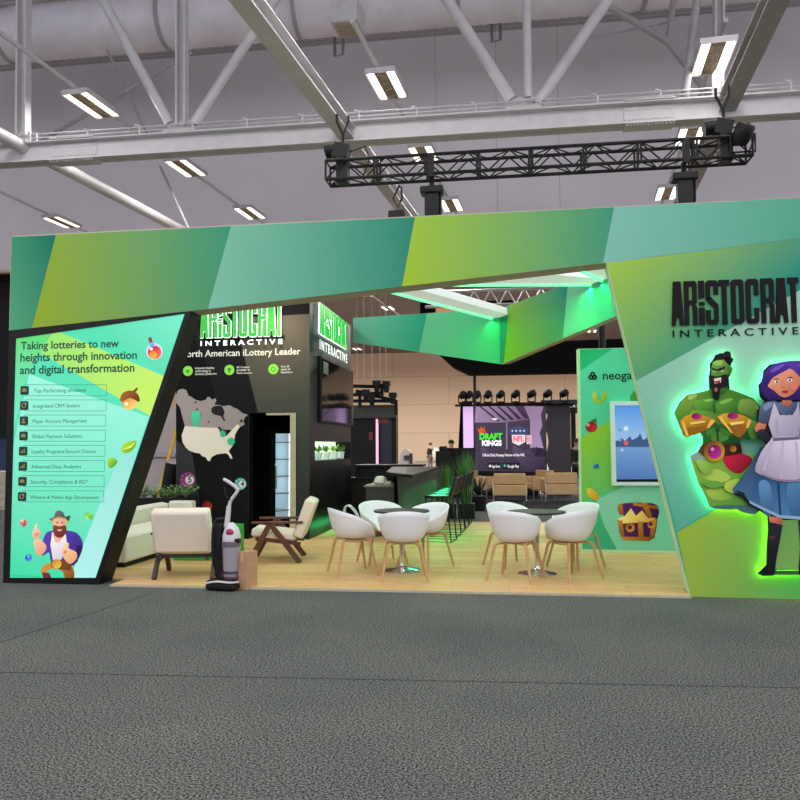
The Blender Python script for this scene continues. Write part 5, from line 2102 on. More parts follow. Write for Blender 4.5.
# neighbouring pale partition seen past the map wall
yq = 17.5
mb = MB()
mb.box2((at(60, 400, yq).x, yq, 0), (at(184, 400, yq).x, yq+.1, at(160, 408, yq).z))
tag(mb.obj('partition_panel', M['grey_wall'], org=(at(120, 400, yq).x, yq, 0), smooth=False), 'pale grey partition of the neighbouring stand behind the ladder', 'partition')
mb = MB()
mb.box2((at(118, 460, yq).x, yq-.06, at(150, 457, yq).z), (at(176, 460, yq).x, yq-.001, at(150, 452, yq).z))
tag(mb.obj('partition_rail', M['steel_dim'], org=(at(150, 455, yq).x, yq, at(150, 455, yq).z), smooth=False), 'grey horizontal rail on the pale partition behind the ladder', 'rail')

# ---------------- upright vacuum cleaner
v0 = flo(225.5, 588.5)
t = thing('vacuum_cleaner', 'purple and grey upright vacuum cleaner standing at the carpet edge', 'vacuum cleaner', (v0.x, v0.y, 0))


def V(x, y, z):
    return Vector((v0.x+x, v0.y+y, z))


mb = MB()
mb.prism([V(-.17, -.16, .015), V(.17, -.20, .015), V(.19, .10, .015), V(-.15, .14, .015)], (0, 0, .06))
mb.prism([V(-.14, -.12, .075), V(.13, -.16, .075), V(.15, .10, .075), V(-.12, .13, .075)], (0, 0, .045))
mb.ball(V(.02, .02, .13), .11, 16, 0, (1, 1, .75))
fh_ = mb.obj('floor_head', M['black'], t, bevel=.015)
mb = MB()
mb.tube(spline([V(-.165, -.15, .08), V(-.03, -.185, .105), V(.12, -.205, .10), V(.185, -.1, .09)], 5, closed=False), .012, 8)
mb.obj('silver_trim', M['vac_grey'], fh_)
for s in (-1, 1):
    mb = MB()
    mb.lathe([(.05, -.018), (.055, 0), (.05, .018)], 18, V(s*.15, .02 if s > 0 else -.1, .055), (1, 0, 0))
    mb.obj('wheel', M['black'], fh_)
mb = MB()
mb.tube([V(-.06, .05, .10), V(-.045, .06, .50), V(-.02, .06, .66)], [.075, .07, .05], 16)
mb.box(V(-.085, .03, .42), (.07, .10, .58))
mb.obj('spine', M['black'], t, bevel=.01)
mb = MB()
mb.lathe([(.075, 0), (.09, .02), (.10, .30), (.10, .31)], 24, V(.075, -.02, .185))
bn = mb.obj('dust_bin', M['vac_clear'], t)
mb = MB()
mb.lathe([(.04, .0), (.04, .2), (.06, .27)], 16, V(.075, -.02, .20))
mb.lathe([(.102, .285), (.108, .29), (.108, .335), (.10, .34)], 24, V(.075, -.02, .185))
mb.obj('bin_ring', M['vac_purple'], bn)
mb = MB()
mb.lathe([(.085, 0), (.095, .03), (.085, .06)], 24, V(.075, -.02, .115))
mb.obj('bin_base', M['vac_purple'], bn)
mb = MB()
mb.lathe([(.10, 0), (.10, .06), (.075, .14), (.03, .19), (.015, .20)], 24, V(.07, -.01, .525))
cp_ = mb.obj('bin_cap', M['vac_grey'], t)
mb = MB()
mb.ball(V(.075, -.085, .62), .05, 12, 0, (.9, .5, .9))
mb.obj('release_button', M['vac_red'], cp_)
mb = MB()
mb.box(V(.15, -.05, .53), (.06, .08, .05))
mb.obj('latch', M['black'], cp_, bevel=.01)
mb = MB()
mb.tube([V(-.02, .06, .62), V(.01, .06, .90)], [.032, .026], 12)
mb.obj('handle_tube', M['vac_grey'], t)
mb = MB()
mb.tube(spline([V(.01, .06, .88), V(.03, .06, .96), V(.10, .05, 1.05), V(.11, .05, 1.085), V(.07, .04, 1.13), V(-.02, .03, 1.19), V(-.04, .03, 1.195)], 5, closed=False), .019, 12)
mb.obj('handle_grip', M['vac_grey'], t)
mb = MB()
mb.tube(spline([V(-.05, .1, .75), V(-.16, .1, .72), V(-.17, .06, .5), V(-.14, .04, .25), V(-.08, .08, .14)], 5, closed=False), .024, 10)
mb.tube(spline([V(-.04, .04, 1.12), V(-.02, .04, 1.02), V(.03, .05, .97)], 4, closed=False), .012, 8)
mb.obj('hose', M['black'], t)

# ---------------- carton
b0 = flo(247.5, 588.6)
t = thing('carton', 'tall narrow brown cardboard box standing beside the vacuum cleaner', 'box', (b0.x, b0.y, 0), rz=math.radians(-24), world=False)
mb = MB()
mb.box((0, 0, .205), (.125, .18, .41))
mb.obj('body', M['cardboard'], t, smooth=False, bevel=.003)
mb = MB()
mb.box((0, 0, .411), (.045, .182, .002))
mb.box((0, -.0906, .36), (.045, .001, .1))
mb.obj('tape', M['tape'], t, smooth=False)

# ---------------- bar counter, back bar
t = thing('bar_counter', 'black bar counter with a slanted green-lit front and an overhanging top', 'counter', (-1.8, 13.8, FZ))
HT = 1.08
b0, b1 = at(397, 477, 12.0), at(436, 470, 14.6)
n0, n1 = Vector((b0.x, 12.0, 0)), Vector((b1.x, 14.6, 0))
dd = (n1-n0).normalized()
nl_ = Vector((-dd.y, dd.x, 0))
b2, b3 = Vector((b1.x, 15.9, 0)), Vector((b0.x*15.9/12.0-.03, 15.9, 0))
up, lo = Vector((0, 0, HT)), Vector((0, 0, FZ))
mb = MB()
mb.raw([n0+dd*.17+lo, n1+lo, b2+lo, b3+Vector((.2, 0, FZ)), n0+up, n1+up, b2+up, b3+up],
       [(3, 2, 1, 0), (4, 5, 6, 7), (0, 1, 5, 4), (1, 2, 6, 5), (2, 3, 7, 6), (3, 0, 4, 7)])
mb.obj('counter_body', M['charcoal'], t, smooth=False)
s0_, s1_ = flo(386, 472, HT+.05), flo(412.5, 474.8, HT+.05)
mb = MB()
mb.prism([Vector((p_.x, p_.y, HT)) for p_ in (s0_, s1_, Vector((s1_.x+.02, 16.05, 0)), Vector((b3.x-.1, 16.05, 0)))], (0, 0, .05))
mb.obj('counter_top', M['black_wall'], t, smooth=False, bevel=.004)
t = thing('back_counter', 'long black back counter running from the tower side wall behind the bar', 'counter', (-2.4, 16.4, FZ))
mb = MB()
mb.box2((XW+.02, 16.2, FZ), (-1.85, 16.75, 1.12))
mb.obj('counter_body', M['black_wall'], t, smooth=False)
mb = MB()
mb.box2((XW+.02, 16.1, 1.12), (-1.78, 16.8, 1.17))
mb.obj('counter_top', M['black_wall'], t, smooth=False, bevel=.004)
wx0, wx1 = at(344, 478, 15.5).x, at(392, 478, 15.5).x
t = thing('work_counter', 'low black work counter in front of the long back counter behind the bar', 'counter', ((wx0+wx1)/2, 15.8, .022))
mb = MB()
mb.box2((wx0, 15.82, .87), (wx1, 16.08, .91))
mb.obj('counter_top', M['black_wall'], t, smooth=False)
mb = MB()
mb.box2((wx0+.03, 15.86, FZ), (wx1-.03, 16.08, .87))
mb.obj('cupboard_body', M['black_wall'], t, smooth=False)
t = thing('service_cabinet', 'low dark service cabinet with a tan top beside the bar counter', 'cabinet', (-2.5, 13.4, FZ))
q0, q1 = at(366, 500, 12.9), at(399, 500, 12.9)
mb = MB()
ht = at(380, 487, 12.9).z
q2 = at(396, 500, 13.75)
q3 = at(396, 500, 12.9)
mb.prism([(q0.x, 12.9, FZ), (q3.x-.03, 12.9, FZ), (q2.x-.03, 13.75, FZ), (q0.x, 13.75, FZ)], (0, 0, ht-FZ))
mb.obj('cabinet_body', M['charcoal'], t, smooth=False)
mb = MB()
mb.prism([(q0.x-.03, 12.86, ht), (q3.x-.03, 12.86, ht), (q2.x-.03, 13.75, ht), (q0.x-.03, 13.8, ht)], (0, 0, .03))
mb.obj('cabinet_top', mat('taupe_top', S(120, 116, 104), .5), t, smooth=False)
zc = ht+.03
t = thing('paper_bag', 'crumpled pale paper bag on the low service cabinet', 'bag', ((q0.x+q1.x)/2-.10, 13.3, zc))
mb = MB()
c = Vector(((q0.x+q1.x)/2-.10, 13.3, zc))
mb.lathe([(.10, 0), (.125, .03), (.115, .07), (.09, .12), (.06, .14)], 7, c)
mb.obj('crumpled_body', M['cloth_white'], t, smooth=False)
t = thing('napkin_stack', 'small white stack of napkins at the bar end of the service cabinet', 'napkins', (q1.x-.26, 13.3, zc))
mb = MB()
mb.box((q1.x-.26, 13.3, zc+.025), (.15, .15, .05))
mb.obj('stack', M['cloth_white'], t, smooth=False)


# ---------------- bar stools
def stool():
    t = thing('bar_stool', '', 'stool', world=False)
    mb = MB()
    mb.prism([(-.20, -.19, .70), (.20, -.19, .70), (.20, .19, .70), (-.20, .19, .70)], (0, 0, .04))
    mb.obj('seat', M['black_wall'], t, bevel=.015)
    mb = MB()
    mb.prism([(.19, -.15, .73), (.23, -.15, .74), (.32, -.15, 1.03), (.29, -.15, 1.04)], (0, .30, 0))
    mb.obj('backrest', M['black_wall'], t, bevel=.012)
    for s in (-1, 1):
        mb = MB()
        mb.tube([(-.17, s*.17, .70), (-.24, s*.2, .011), (.24, s*.2, .011), (.18, s*.17, .70)], .0105, 8)
        mb.obj('sled_frame', M['black_metal'], t)
    mb = MB()
    mb.tube([(-.215, -.19, .28), (-.215, .19, .28)], .010, 8)
    mb.tube([(.24, -.2, .011), (.24, .2, .011)], .010, 8)
    mb.obj('foot_bar', M['black_metal'], t)
    return t


st0 = None
sl = ['black sled-base bar stool nearest the aisle in the row along the bar', 'black bar stool second from the aisle in the row along the bar', 'black bar stool third from the aisle in the row along the bar',
      'black bar stool fourth from the aisle in the row along the bar', 'black bar stool at the far end of the row along the bar']
fa, fb = flo(455, 542, FZ), flo(471.5, 524.5, FZ)
for k in range(5):
    q = fa+(fb-fa)*k/4
    p = Vector((q.x-.26, q.y+.1, FZ))
    if st0 is None:
        st0 = stool()
        st0.location = p
        st0.rotation_euler.z = -.16
        tag(st0, sl[0], None, 'bar stools')
    else:
        dup(st0, p, -.12+.03*(k-2), sl[k], 'bar stools')

# ---------------- grasses behind the bar
for k, (x, yb_, ytop, w, lab) in enumerate(((447, 500, 461, 9, 'shorter potted grass clump at the end of the bar'), (466, 500, 449, 13, 'taller potted grass clump behind the bar stools'))):
    y = 16.6
    c = at(x, 470, y)
    t = thing('potted_grass', lab, 'plant', (c.x, y, 0), group='potted grasses')
    mb = MB()
    mb.box((c.x, y, .16), (.36, .36, .32))
    mb.obj('pot', M['black'], t, smooth=False, bevel=.01)
    zt_ = at(x, ytop, y).z
    mb = MB()
    for i in range(150):
        an = random.random()*2*PI
        r0 = random.uniform(.0, .13)
        b = Vector((c.x+r0*math.cos(an), y+r0*math.sin(an), .32))
        sp_ = random.uniform(.02, .26)*w/11
        tip = Vector((c.x+(r0+sp_)*math.cos(an), y+(r0+sp_)*math.sin(an), .32+(zt_-.32)*random.uniform(.65, 1.02)))
        mid = b*.45+tip*.55-Vector((math.cos(an), math.sin(an), 0))*sp_*.25
        wv = Vector((-math.sin(an), math.cos(an), 0))*.008
        mb.face([b-wv, mid-wv*1.2, tip, mid+wv*1.2, b+wv])
    mb.obj('grass_blades', M['grass'], t, smooth=False)
# spiky plant behind the stools
c = at(478, 478, 18.5)
t = thing('spiky_plant', 'dark spiky potted plant beside the left tan armchair', 'plant', (c.x, 18.5, 0))
mb = MB()
mb.lathe([(.16, 0), (.2, .35), (.18, .35)], 16, (c.x, 18.5, 0))
mb.obj('pot', M['black'], t)
mb = MB()
for i in range(60):
    an = random.random()*2*PI
    L_ = random.uniform(.3, .62)
    el = random.uniform(.3, 1.4)
    d0 = Vector((math.cos(an)*math.cos(el), math.sin(an)*math.cos(el), math.sin(el)))
    b = Vector((c.x, 18.5, .36))
    wv = Vector((-math.sin(an), math.cos(an), 0))*.02
    mb.face([b-wv, b+d0*L_*.5-wv, b+d0*L_, b+d0*L_*.5+wv, b+wv])
mb.obj('spiky_leaves', mat('dark_leaf', S(34, 48, 34), .6), t, smooth=False)

# ================================================================== BEYOND THE BOOTH
# ---------------- black canopy over the stage lounge
yc = 21.0
t = thing('black_canopy', 'black fabric canopy band hanging over the stage lounge', 'canopy', at(520, 372, yc))
pts = [(430, 346), (640, 338), (640, 370), (575, 371.5), (468, 373.5), (452, 366)]
mb = MB()
mb.prism([at(x, y, yc) for x, y in pts], (0, .8, 0))
mb.obj('fabric_band', M['black_fabric'], t, smooth=False)
p = at(474.5, 374, yc+.3)
mb = MB()
mb.tube([p, Vector((p.x, p.y, at(474.5, 406, yc+.3).z))], .04, 8)
mb.obj('drop_post', M['black_metal'], t)

# ---------------- big LED screen
YS = 24.0
t = thing('led_screen', 'large LED screen on the stage showing sports betting logos over a dim hall picture', 'screen', (at(512, 472, YS).x, YS, 0))
a0, a1 = at(474.5, 404, YS), at(546, 474, YS)
mb = MB()
mb.box2((a0.x-.02, YS, a1.z-.05), (a1.x+.03, YS+.15, a0.z+.03))
mb.box2((a0.x+.2, YS+.02, 0), (a1.x-.2, YS+.12, a1.z))
mb.obj('cabinet', M['black'], t, smooth=False)


def g5(p):      # pixels of the enlarged stage view
    return (440+p[0]/6.667, 400+p[1]/6.667)


a = Art(Y=YS, w0=.003)
a.T = g5
a.poly([(228, 36), (705, 42), (705, 480), (228, 472)], (80, 66, 88), (64, 54, 72), (240, 60), (600, 460))
a.poly([(240, 40), (500, 42), (600, 130), (420, 150), (230, 150)], (168, 140, 176), (120, 98, 130), (260, 50), (560, 140))
for k in range(5):
    a.poly([(260+k*60, 42), (275+k*60, 42), (400+k*50, 140-k*4), (380+k*46, 142-k*4)], (64, 50, 72))
a.poly([(560, 40), (690, 42), (672, 100), (682, 170), (664, 220), (680, 280), (690, 320), (600, 320), (600, 130)], (156, 128, 164), (178, 146, 184), (570, 60), (680, 300))
a.disc((365, 127), 18, (250, 244, 240), ry=7)
a.poly([(440, 150), (450, 150), (450, 330), (440, 330)], (140, 124, 148))
a.poly([(270, 320), (300, 310), (330, 360), (270, 360)], (90, 76, 100))
a.poly([(488, 300), (560, 340), (600, 320), (690, 320), (690, 460), (600, 470), (540, 430), (480, 350)], (92, 76, 104), (60, 48, 70), (520, 320), (660, 460))
for k in range(12):
    an = math.radians(200+k*13)
    a.poly([(636, 380), (636+80*math.cos(an)-6, 390+80*math.sin(an)), (636+84*math.cos(an)+6, 396+80*math.sin(an))], (34, 28, 42))
# crown
a.poly([(262, 222), (250, 186), (268, 198), (274, 172), (284, 194), (300, 178), (298, 204), (308, 210), (292, 226)], (244, 120, 40), (230, 70, 30), (255, 180), (300, 225))
# shield
a.poly([(462, 190), (500, 184), (524, 170), (548, 184), (582, 190), (582, 226), (462, 226)], (70, 80, 130))
a.poly([(478, 232), (570, 232), (568, 280), (524, 304), (482, 284)], (240, 232, 240))
for k in range(4):
    a.disc((482+k*26, 206), 6, (236, 236, 244), n=6)
a.poly([(576, 234), (612, 234), (612, 294), (576, 294)], (226, 200, 220))
for x0, x1, c in ((318, 405, (40, 36, 50)), (418, 532, (40, 36, 50))):
    a.poly([(x0, 418), (x1, 416), (x1, 460), (x0, 462)], c)
a.poly([(426, 426), (444, 438), (426, 450)], (60, 200, 160))
a.disc((334, 440), 9, (236, 236, 236), n=10)
a.mb.obj('screen_picture', M['screen'], t, smooth=False)
M['scr_white'] = mat('screen_white', S(240, 236, 240), .4, emit=S(240, 236, 240), es=.8)
M['scr_green'] = mat('screen_green', S(60, 210, 40), .4, emit=S(60, 210, 40), es=.8)
M['scr_red'] = mat('screen_red', S(226, 70, 90), .4, emit=S(226, 90, 110), es=.8)


def stext(body, x, y, x1, h, m, name='screen_lettering', bold=.01):
    X0, Y0 = g5((x, y))
    X1, _ = g5((x1, y))
    mb = MB()
    hh = (at(X0, Y0-h/6.667, YS)-at(X0, Y0, YS)).z
    mb.text(body, frame_Y(X0, Y0, YS, w0=.03), w=wid(X0, X1, Y0, YS), h=hh, depth=.003, bold=bold)
    mb.obj(name, m, t, smooth=False)


stext('DRAFT', 264, 262, 416, 40, M['scr_green'], bold=.05)
stext('KINGS', 280, 304, 412, 36, M['scr_white'], bold=.05)
stext('NFL', 488, 276, 560, 36, M['scr_red'], bold=.04)
stext('PA', 580, 282, 608, 36, M['scr_red'])
stext('Official Daily Fantasy Partner of the NFL', 282, 376, 566, 18, M['scr_white'])
stext('App Store', 346, 450, 400, 18, M['scr_white'])
stext('Google Play', 450, 450, 526, 18, M['scr_white'])

# lavender banner, drape, dark side panel
p0, p1 = at(463, 402, YS-.2), at(473.6, 447, YS-.2)
t = thing('led_banner', 'narrow lavender glowing banner left of the LED screen', 'banner', (p0.x, YS-.2, 0))
mb = MB()
mb.box2((p0.x-.03, YS-.2, p1.z-1.2), (p1.x+.03, YS-.1, p0.z+.03))
mb.obj('frame', M['black'], t, smooth=False)
mb = MB()
mb.box2((p0.x, YS-.21, p1.z-1.1), (p1.x, YS-.2, p0.z))
mb.obj('lit_face', M['lavender_led'], t, smooth=False)
p0, p1 = at(457, 404, YS+.2), at(464, 447, YS+.2)
mb = MB()
mb.prism([(p0.x+.12, YS+.1, p0.z), (p1.x+.1, YS+.1, p0.z), (p1.x+.1, YS+.1, 0), (p0.x-.06, YS+.1, 0)], (0, .2, 0))
tag(mb.obj('black_drape', M['black_fabric'], org=(p0.x, YS+.2, 0), smooth=False), 'black drape at the left edge of the lavender banner', 'drape')
p0, p1 = at(546.5, 403, YS-.15), at(571.5, 478, YS-.15)
t = thing('screen_wing', 'blank dark vertical panel right of the LED screen', 'panel', (p0.x, YS-.15, 0))
mb = MB()
n = 14
L_, R_ = [], []
for i in range(n+1):
    v = i/n
    z = p0.z*(1-v)
    L_.append((p0.x+.05*math.sin(v*19), YS-.15, z))
mb.prism(L_+[(p1.x, YS-.15, 0), (p1.x, YS-.15, p0.z)], (0, .1, 0))
mb.obj('panel_face', mat('dark_plum_panel', S(52, 46, 58), .5), t, smooth=False)
# dark sign board with white letters to the right, behind
p0, p1 = at(541, 400, YS+3), at(600, 413, YS+3)
t = thing('sign_board', 'dark navy sign board with small white letters behind the screen wing', 'sign', (p0.x, YS+3, p1.z))
mb = MB()
mb.box2((p0.x, YS+3, p1.z), (p1.x, YS+3.1, p0.z))
mb.obj('board', mat('dark_navy_board', S(38, 40, 54), .5), t, smooth=False)
text_part(t, 'PLAY', 556, 405.4, 561.5, M['white_ink'], YS+3, depth=.01, bold=.02)
text_part(t, 'C A S I N O', 568.6, 407.4, 590, M['white_ink'], YS+3, depth=.01, bold=.02)
# legs of the sign board
mb = MB()
for x in (574.5,):
    q = at(x, 430, YS+2.9)
    mb.box2((q.x-.12, YS+2.85, 0), (q.x+.04, YS+2.95, p1.z+.2))
mb.obj('post', M['black_metal'], t, smooth=False)

# ---------------- row of stage lights on a pipe
yl = YS-.35
heads = [462.5, 469, 477, 488, 500.5, 515.5, 531.5, 547.5, 564]
zp = at(500, 405, yl).z
q0, q1 = at(455, 405, yl), at(574, 402, yl)
mb = MB()
mb.tube([(q0.x, yl, zp), (q1.x, yl, zp)], .035, 10)
for _x in (q0.x+.9, q1.x-1.2):
    mb.bar((_x, yl, zp), (_x, YS, zp), .05, .05)
tag(mb.obj('lighting_pipe', M['black_metal'], org=(q0.x, yl, zp)), 'black horizontal pipe along the top of the LED screen carrying stage lights', 'pipe')
ordn = ['first', 'second', 'third', 'fourth', 'fifth', 'sixth', 'seventh', 'eighth', 'ninth']
hp = None
for k, x in enumerate(heads):
    p = at(x, 398, yl)
    lab = 'black round stage light, %s from the left along the pipe above the screen' % ordn[k]
    if hp is None:
        hp = thing('stage_light', lab, 'stage light', (p.x, yl, zp+.035), rz=0, group='stage lights above the screen', world=False)
        mb = MB()
        mb.box((0, 0, .03), (.2, .16, .06))
        mb.obj('base', M['black'], hp, smooth=False)
        mb = MB()
        mb.tube([(-.12, 0, .28), (-.12, 0, .06), (.12, 0, .06), (.12, 0, .28)], .025, 8)
        mb.obj('yoke', M['black_metal'], hp)
        mb = MB()
        mb.lathe([(.04, -.15), (.105, -.10), (.112, .02), (.105, .12), (.09, .13)], 18, (0, 0, .29), (0.3, -.9, .3))
        mb.obj('lamp_head', M['black'], hp)
    else:
        dup(hp, (p.x, yl, zp+.035), random.uniform(-.5, .5), lab, 'stage lights above the screen')


# ---------------- tan leather armchairs in front of the screen
def armchair(loc, rz, lab):
    t = thing('leather_armchair', lab, 'armchair', loc, rz, group='tan stage armchairs', world=False)
    mb = MB()
    mb.box((0, -.03, .36), (.66, .66, .16))
    mb.obj('seat_cushion', M['tan_leather'], t, bevel=.03)
    mb = MB()
    mb.box((0, .33, .66), (.84, .13, .30))
    mb.obj('back_cushion', M['tan_leather'], t, bevel=.03)
    mb = MB()
    mb.box((0, .36, .36), (.84, .08, .28))
    mb.obj('back_panel', M['tan_leather'], t, bevel=.02)
    for s in (-1, 1):
        mb = MB()
        mb.box((s*.40, 0, .44), (.12, .74, .38))
        mb.obj('armrest', M['tan_leather'], t, bevel=.03)
        for y in (-.34, .38):
            mb = MB()
            mb.box((s*.43, y, .32), (.03, .03, .64))
            mb.obj('leg', M['chrome'], t, smooth=False)
    mb = MB()
    mb.box((0, 0, .25), (.86, .74, .03))
    mb.obj('frame_rail', M['chrome'], t, smooth=False)
    return t


for x, y, rz, lab in ((510, 503, 180, 'tan leather armchair seen square from behind below the middle of the LED screen'),
                      (559.5, 502, 186, 'tan leather armchair seen from behind below the blank dark panel'),
                      (535.5, 497.6, 300, 'tan leather armchair turned sideways between the two armchairs seen from behind'),
                      (481.5, 498, 70, 'tan leather armchair turned sideways behind the potted grasses')):
    p = flo(x, y, .02)
    armchair((p.x, p.y, .02), math.radians(rz), lab)
p = flo(508, 506.3, .02)
t = thing('coffee_table', 'low dark glass table on the black stage carpet', 'table', (p.x, p.y+.5, .02))
mb = MB()
mb.box((p.x, p.y-.0, .16), (1.0, .3, .02))
mb.obj('tabletop', M['glass_dark'], t, smooth=False)
mb = MB()
for sx in (-.4, .4):
    mb.box((p.x+sx, p.y, .085), (.03, .26, .13))
mb.obj('leg', M['chrome'], t, smooth=False)

# ---------------- tall dark counter left of the screen
yq = 23.0
a0, a1 = at(446, 448, yq), at(473, 490, yq)
t = thing('control_desk', 'tall black desk with equipment left of the LED screen', 'desk', ((a0.x+a1.x)/2, yq, 0))
mb = MB()
mb.box2((a0.x, yq, 0), (a1.x, yq+.8, a0.z-.06))
mb.obj('desk_body', M['black_wall'], t, smooth=False)
mb = MB()
mb.box2((a0.x-.08, yq-.06, a0.z-.06), (a1.x+.04, yq+.86, a0.z))
mb.obj('desk_top', M['black'], t, smooth=False)
q = at(443.5, 455, yq-.4)
t = thing('equipment_case', 'small black wheeled equipment case beside the tall black desk', 'case', (q.x, yq-.4, 0))
mb = MB()
mb.box2((q.x-.22, yq-.6, .12), (q.x+.22, yq-.1, q.z+.12))
mb.box2((q.x-.12, yq-.5, q.z+.12), (q.x+.1, yq-.2, q.z+.26))
mb.obj('case_body', M['black'], t, smooth=False, bevel=.02)
for s in (-1, 1):
    mb = MB()
    mb.lathe([(.05, -.02), (.05, .02)], 12, (q.x+s*.17, yq-.55, .06), (1, 0, 0))
    mb.box((q.x+s*.17, yq-.55, .09), (.03, .03, .08))
    mb.obj('caster', M['black_metal'], t)

# ---------------- dark neighbouring stand with rigging above
yo = 34.0
a0, a1 = at(340, 408, yo), at(396.5, 470, yo)
t = thing('dark_stand', 'distant dark exhibition stand with a pink light strip and blue speckled wall', 'exhibition stand', ((a0.x+a1.x)/2, yo, 0))
mb = MB()
mb.box2((a0.x, yo, 0), (a1.x, yo+.6, a0.z))
mb.obj('stand_body', M['black'], t, smooth=False)
q0, q1 = at(340, 408, yo), at(396, 418, yo)
mb = MB()
mb.box2((q0.x-.05, yo-.3, q1.z), (at(396.5, 410, yo).x+.05, yo, q0.z+.1))
mb.obj('fascia', M['charcoal'], t, smooth=False)
q0, q1 = at(376, 419, yo), at(379, 463, yo)
mb = MB()
mb.box2((q0.x, yo-.06, 0), (q1.x-.02, yo, q0.z))
mb.obj('light_strip', M['pink_led'], t, smooth=False)
q0, q1 = at(381, 420, yo), at(392, 463, yo)
mb = MB()
mb.box2((q0.x, yo-.05, 0), (q1.x, yo, q0.z))
mb.obj('speckled_panel', M['navy'], t, smooth=False)
q0, q1 = at(378, 417, yo), at(389, 423, yo)
mb = MB()
mb.box2((q0.x, yo-.06, q1.z), (q1.x, yo-.051, q0.z))
mb.obj('red_graphic', M['red_dim'], t, smooth=False)
q0, q1 = at(369, 432, yo), at(373, 440, yo)
mb = MB()
mb.box2((q0.x, yo-.05, q1.z), (q1.x, yo, q0.z))
mb.obj('red_graphic', M['red_dim'], t, smooth=False)

t = thing('lighting_rig', 'distant black lighting rig of pipes with lamps hanging above the dark stand', 'lighting rig', at(375, 396, yo-1))
for pts in (((352, 386), (388, 387)), ((352, 395), (382, 393)), ((356, 391), (396, 401)), ((352, 401), (396, 401)), ((360, 391), (360, 408)), ((382, 384), (382, 396)), ((396, 400), (396, 415))):
    mb = MB()
    mb.tube([at(*q, yo-1) for q in pts], .085, 6)
    mb.obj('pipe', M['black_metal'], t)
for x, y in ((377, 383), (386.5, 383.5), (393, 395), (366, 392), (372, 396)):
    p = at(x, y, yo-1)
    mb = MB()
    mb.box(p, (.34, .34, .2))
    mb.lathe([(.1, -.3), (.14, -.1), (.12, .05)], 10, p+Vector((0, 0, -.1)))
    mb.obj('spot_lamp', M['black'], t)
for x in (357, 364, 372, 380, 386):
    p = at(x, 386, yo-1)
    mb = MB()
    mb.tube([p, Vector((p.x, p.y, zb+2.9))], .012, 5)
    mb.obj('suspension_cable', M['steel_dim'], t)

# grey covered cart and other distant things
yv = 40.0
p0 = at(406, 459, yv)
t = thing('covered_cart', 'distant round-topped grey covered cart in front of the tan wall', 'cart', (p0.x, yv, 0))
mb = MB()
mb.prism([(p0.x+.34*math.cos(PI*i/10), yv, .85+.58*math.sin(PI*i/10)) for i in range(11)], (0, .7, 0))
mb.box2((p0.x-.34, yv, .14), (p0.x+.34, yv+.7, .85))
mb.obj('grey_cover', M['steel_dim'], t, smooth=False)
mb = MB()
mb.box2((p0.x+.2, yv-.06, .2), (p0.x+.36, yv, 1.2))
mb.box2((p0.x-.1, yv-.04, .85), (p0.x+.16, yv, 1.1))
mb.obj('dark_panel', M['cloth_dark'], t, smooth=False)
for s in (-1, 1):
    mb = MB()
    mb.lathe([(.08, -.03), (.08, .03)], 12, (p0.x+s*.27, yv+.1, .08), (1, 0, 0))
    mb.obj('wheel', M['black'], t)


# ---------------- people in the distance
def skin_mesh(name, verts, edges, radii, m, parent, root=0, sub=1):
    me = bpy.data.meshes.new(name)
    me.from_pydata([tuple(v) for v in verts], edges, [])
    me.materials.append(m)
    o = bpy.data.objects.new(name, me)
    COL.objects.link(o)
    o.parent = parent
    md = o.modifiers.new('skin', 'SKIN')
    md.use_smooth_shade = True
    for i, r in enumerate(radii):
        me.skin_vertices[0].data[i].radius = (r, r) if not isinstance(r, tuple) else r
        me.skin_vertices[0].data[i].use_root = (i == root)
    s_ = o.modifiers.new('sub', 'SUBSURF')
    s_.levels = sub
    s_.render_levels = sub
    return o


def person(name, loc, rz, lab, shirt, trousers, lean=0.0):
    t = thing(name, lab, 'person', loc, rz, world=False)
    V_ = [(0, 0, .95), (0, 0, 1.12), (0, -lean*.5, 1.32), (0, -lean, 1.45), (0, -lean*1.1, 1.54), (0, -lean*1.2-.01, 1.62), (0, -lean*1.2, 1.70),
          (.18, -lean*.9, 1.42), (.25, -.02, 1.18), (.22, -.2, .98), (.21, -.26, .93),
          (-.18, -lean*.9, 1.42), (-.25, .0, 1.17), (-.24, -.1, .92), (-.24, -.13, .86),
          (.09, 0, .88), (.11, -.03, .5), (.11, .02, .09), (.12, -.1, .04), (-.09, 0, .88), (-.11, .02, .5), (-.11, .04, .09), (-.12, -.08, .04)]
    E_ = [(0, 1), (1, 2), (2, 3), (3, 4), (4, 5), (5, 6), (3, 7), (7, 8), (8, 9), (9, 10), (3, 11), (11, 12), (12, 13), (13, 14), (0, 15), (15, 16), (16, 17), (17, 18), (0, 19), (19, 20), (20, 21), (21, 22)]
    Rr_ = [.13, .12, .14, .10, .055, .085, .09, .06, .045, .035, .04, .06, .045, .035, .04, .09, .06, .045, .04, .09, .06, .045, .04]
    skin_mesh('body', V_, E_, Rr_, M['skin'], t)
    k = [0, 1, 2, 3, 7, 8, 9, 11, 12, 13]
    ix = {v: i for i, v in enumerate(k)}
    skin_mesh('jacket', [V_[i] for i in k], [(ix[a], ix[b]) for a, b in E_ if a in ix and b in ix], [(Rr_[i]+.018) for i in k], shirt, t)
    k = [0, 15, 16, 17, 19, 20, 21]
    ix2 = {v: i for i, v in enumerate(k)}
    skin_mesh('trousers', [V_[i] for i in k], [(ix2[a], ix2[b]) for a, b in E_ if a in ix2 and b in ix2], [(Rr_[i]+.016) for i in k], trousers, t)
    mb = MB()
    mb.ball((0, -lean*1.2+.02, 1.70), .105, 14, 0, (1, 1.05, .9))
    mb.obj('hair', M['hair'], t)
    return t


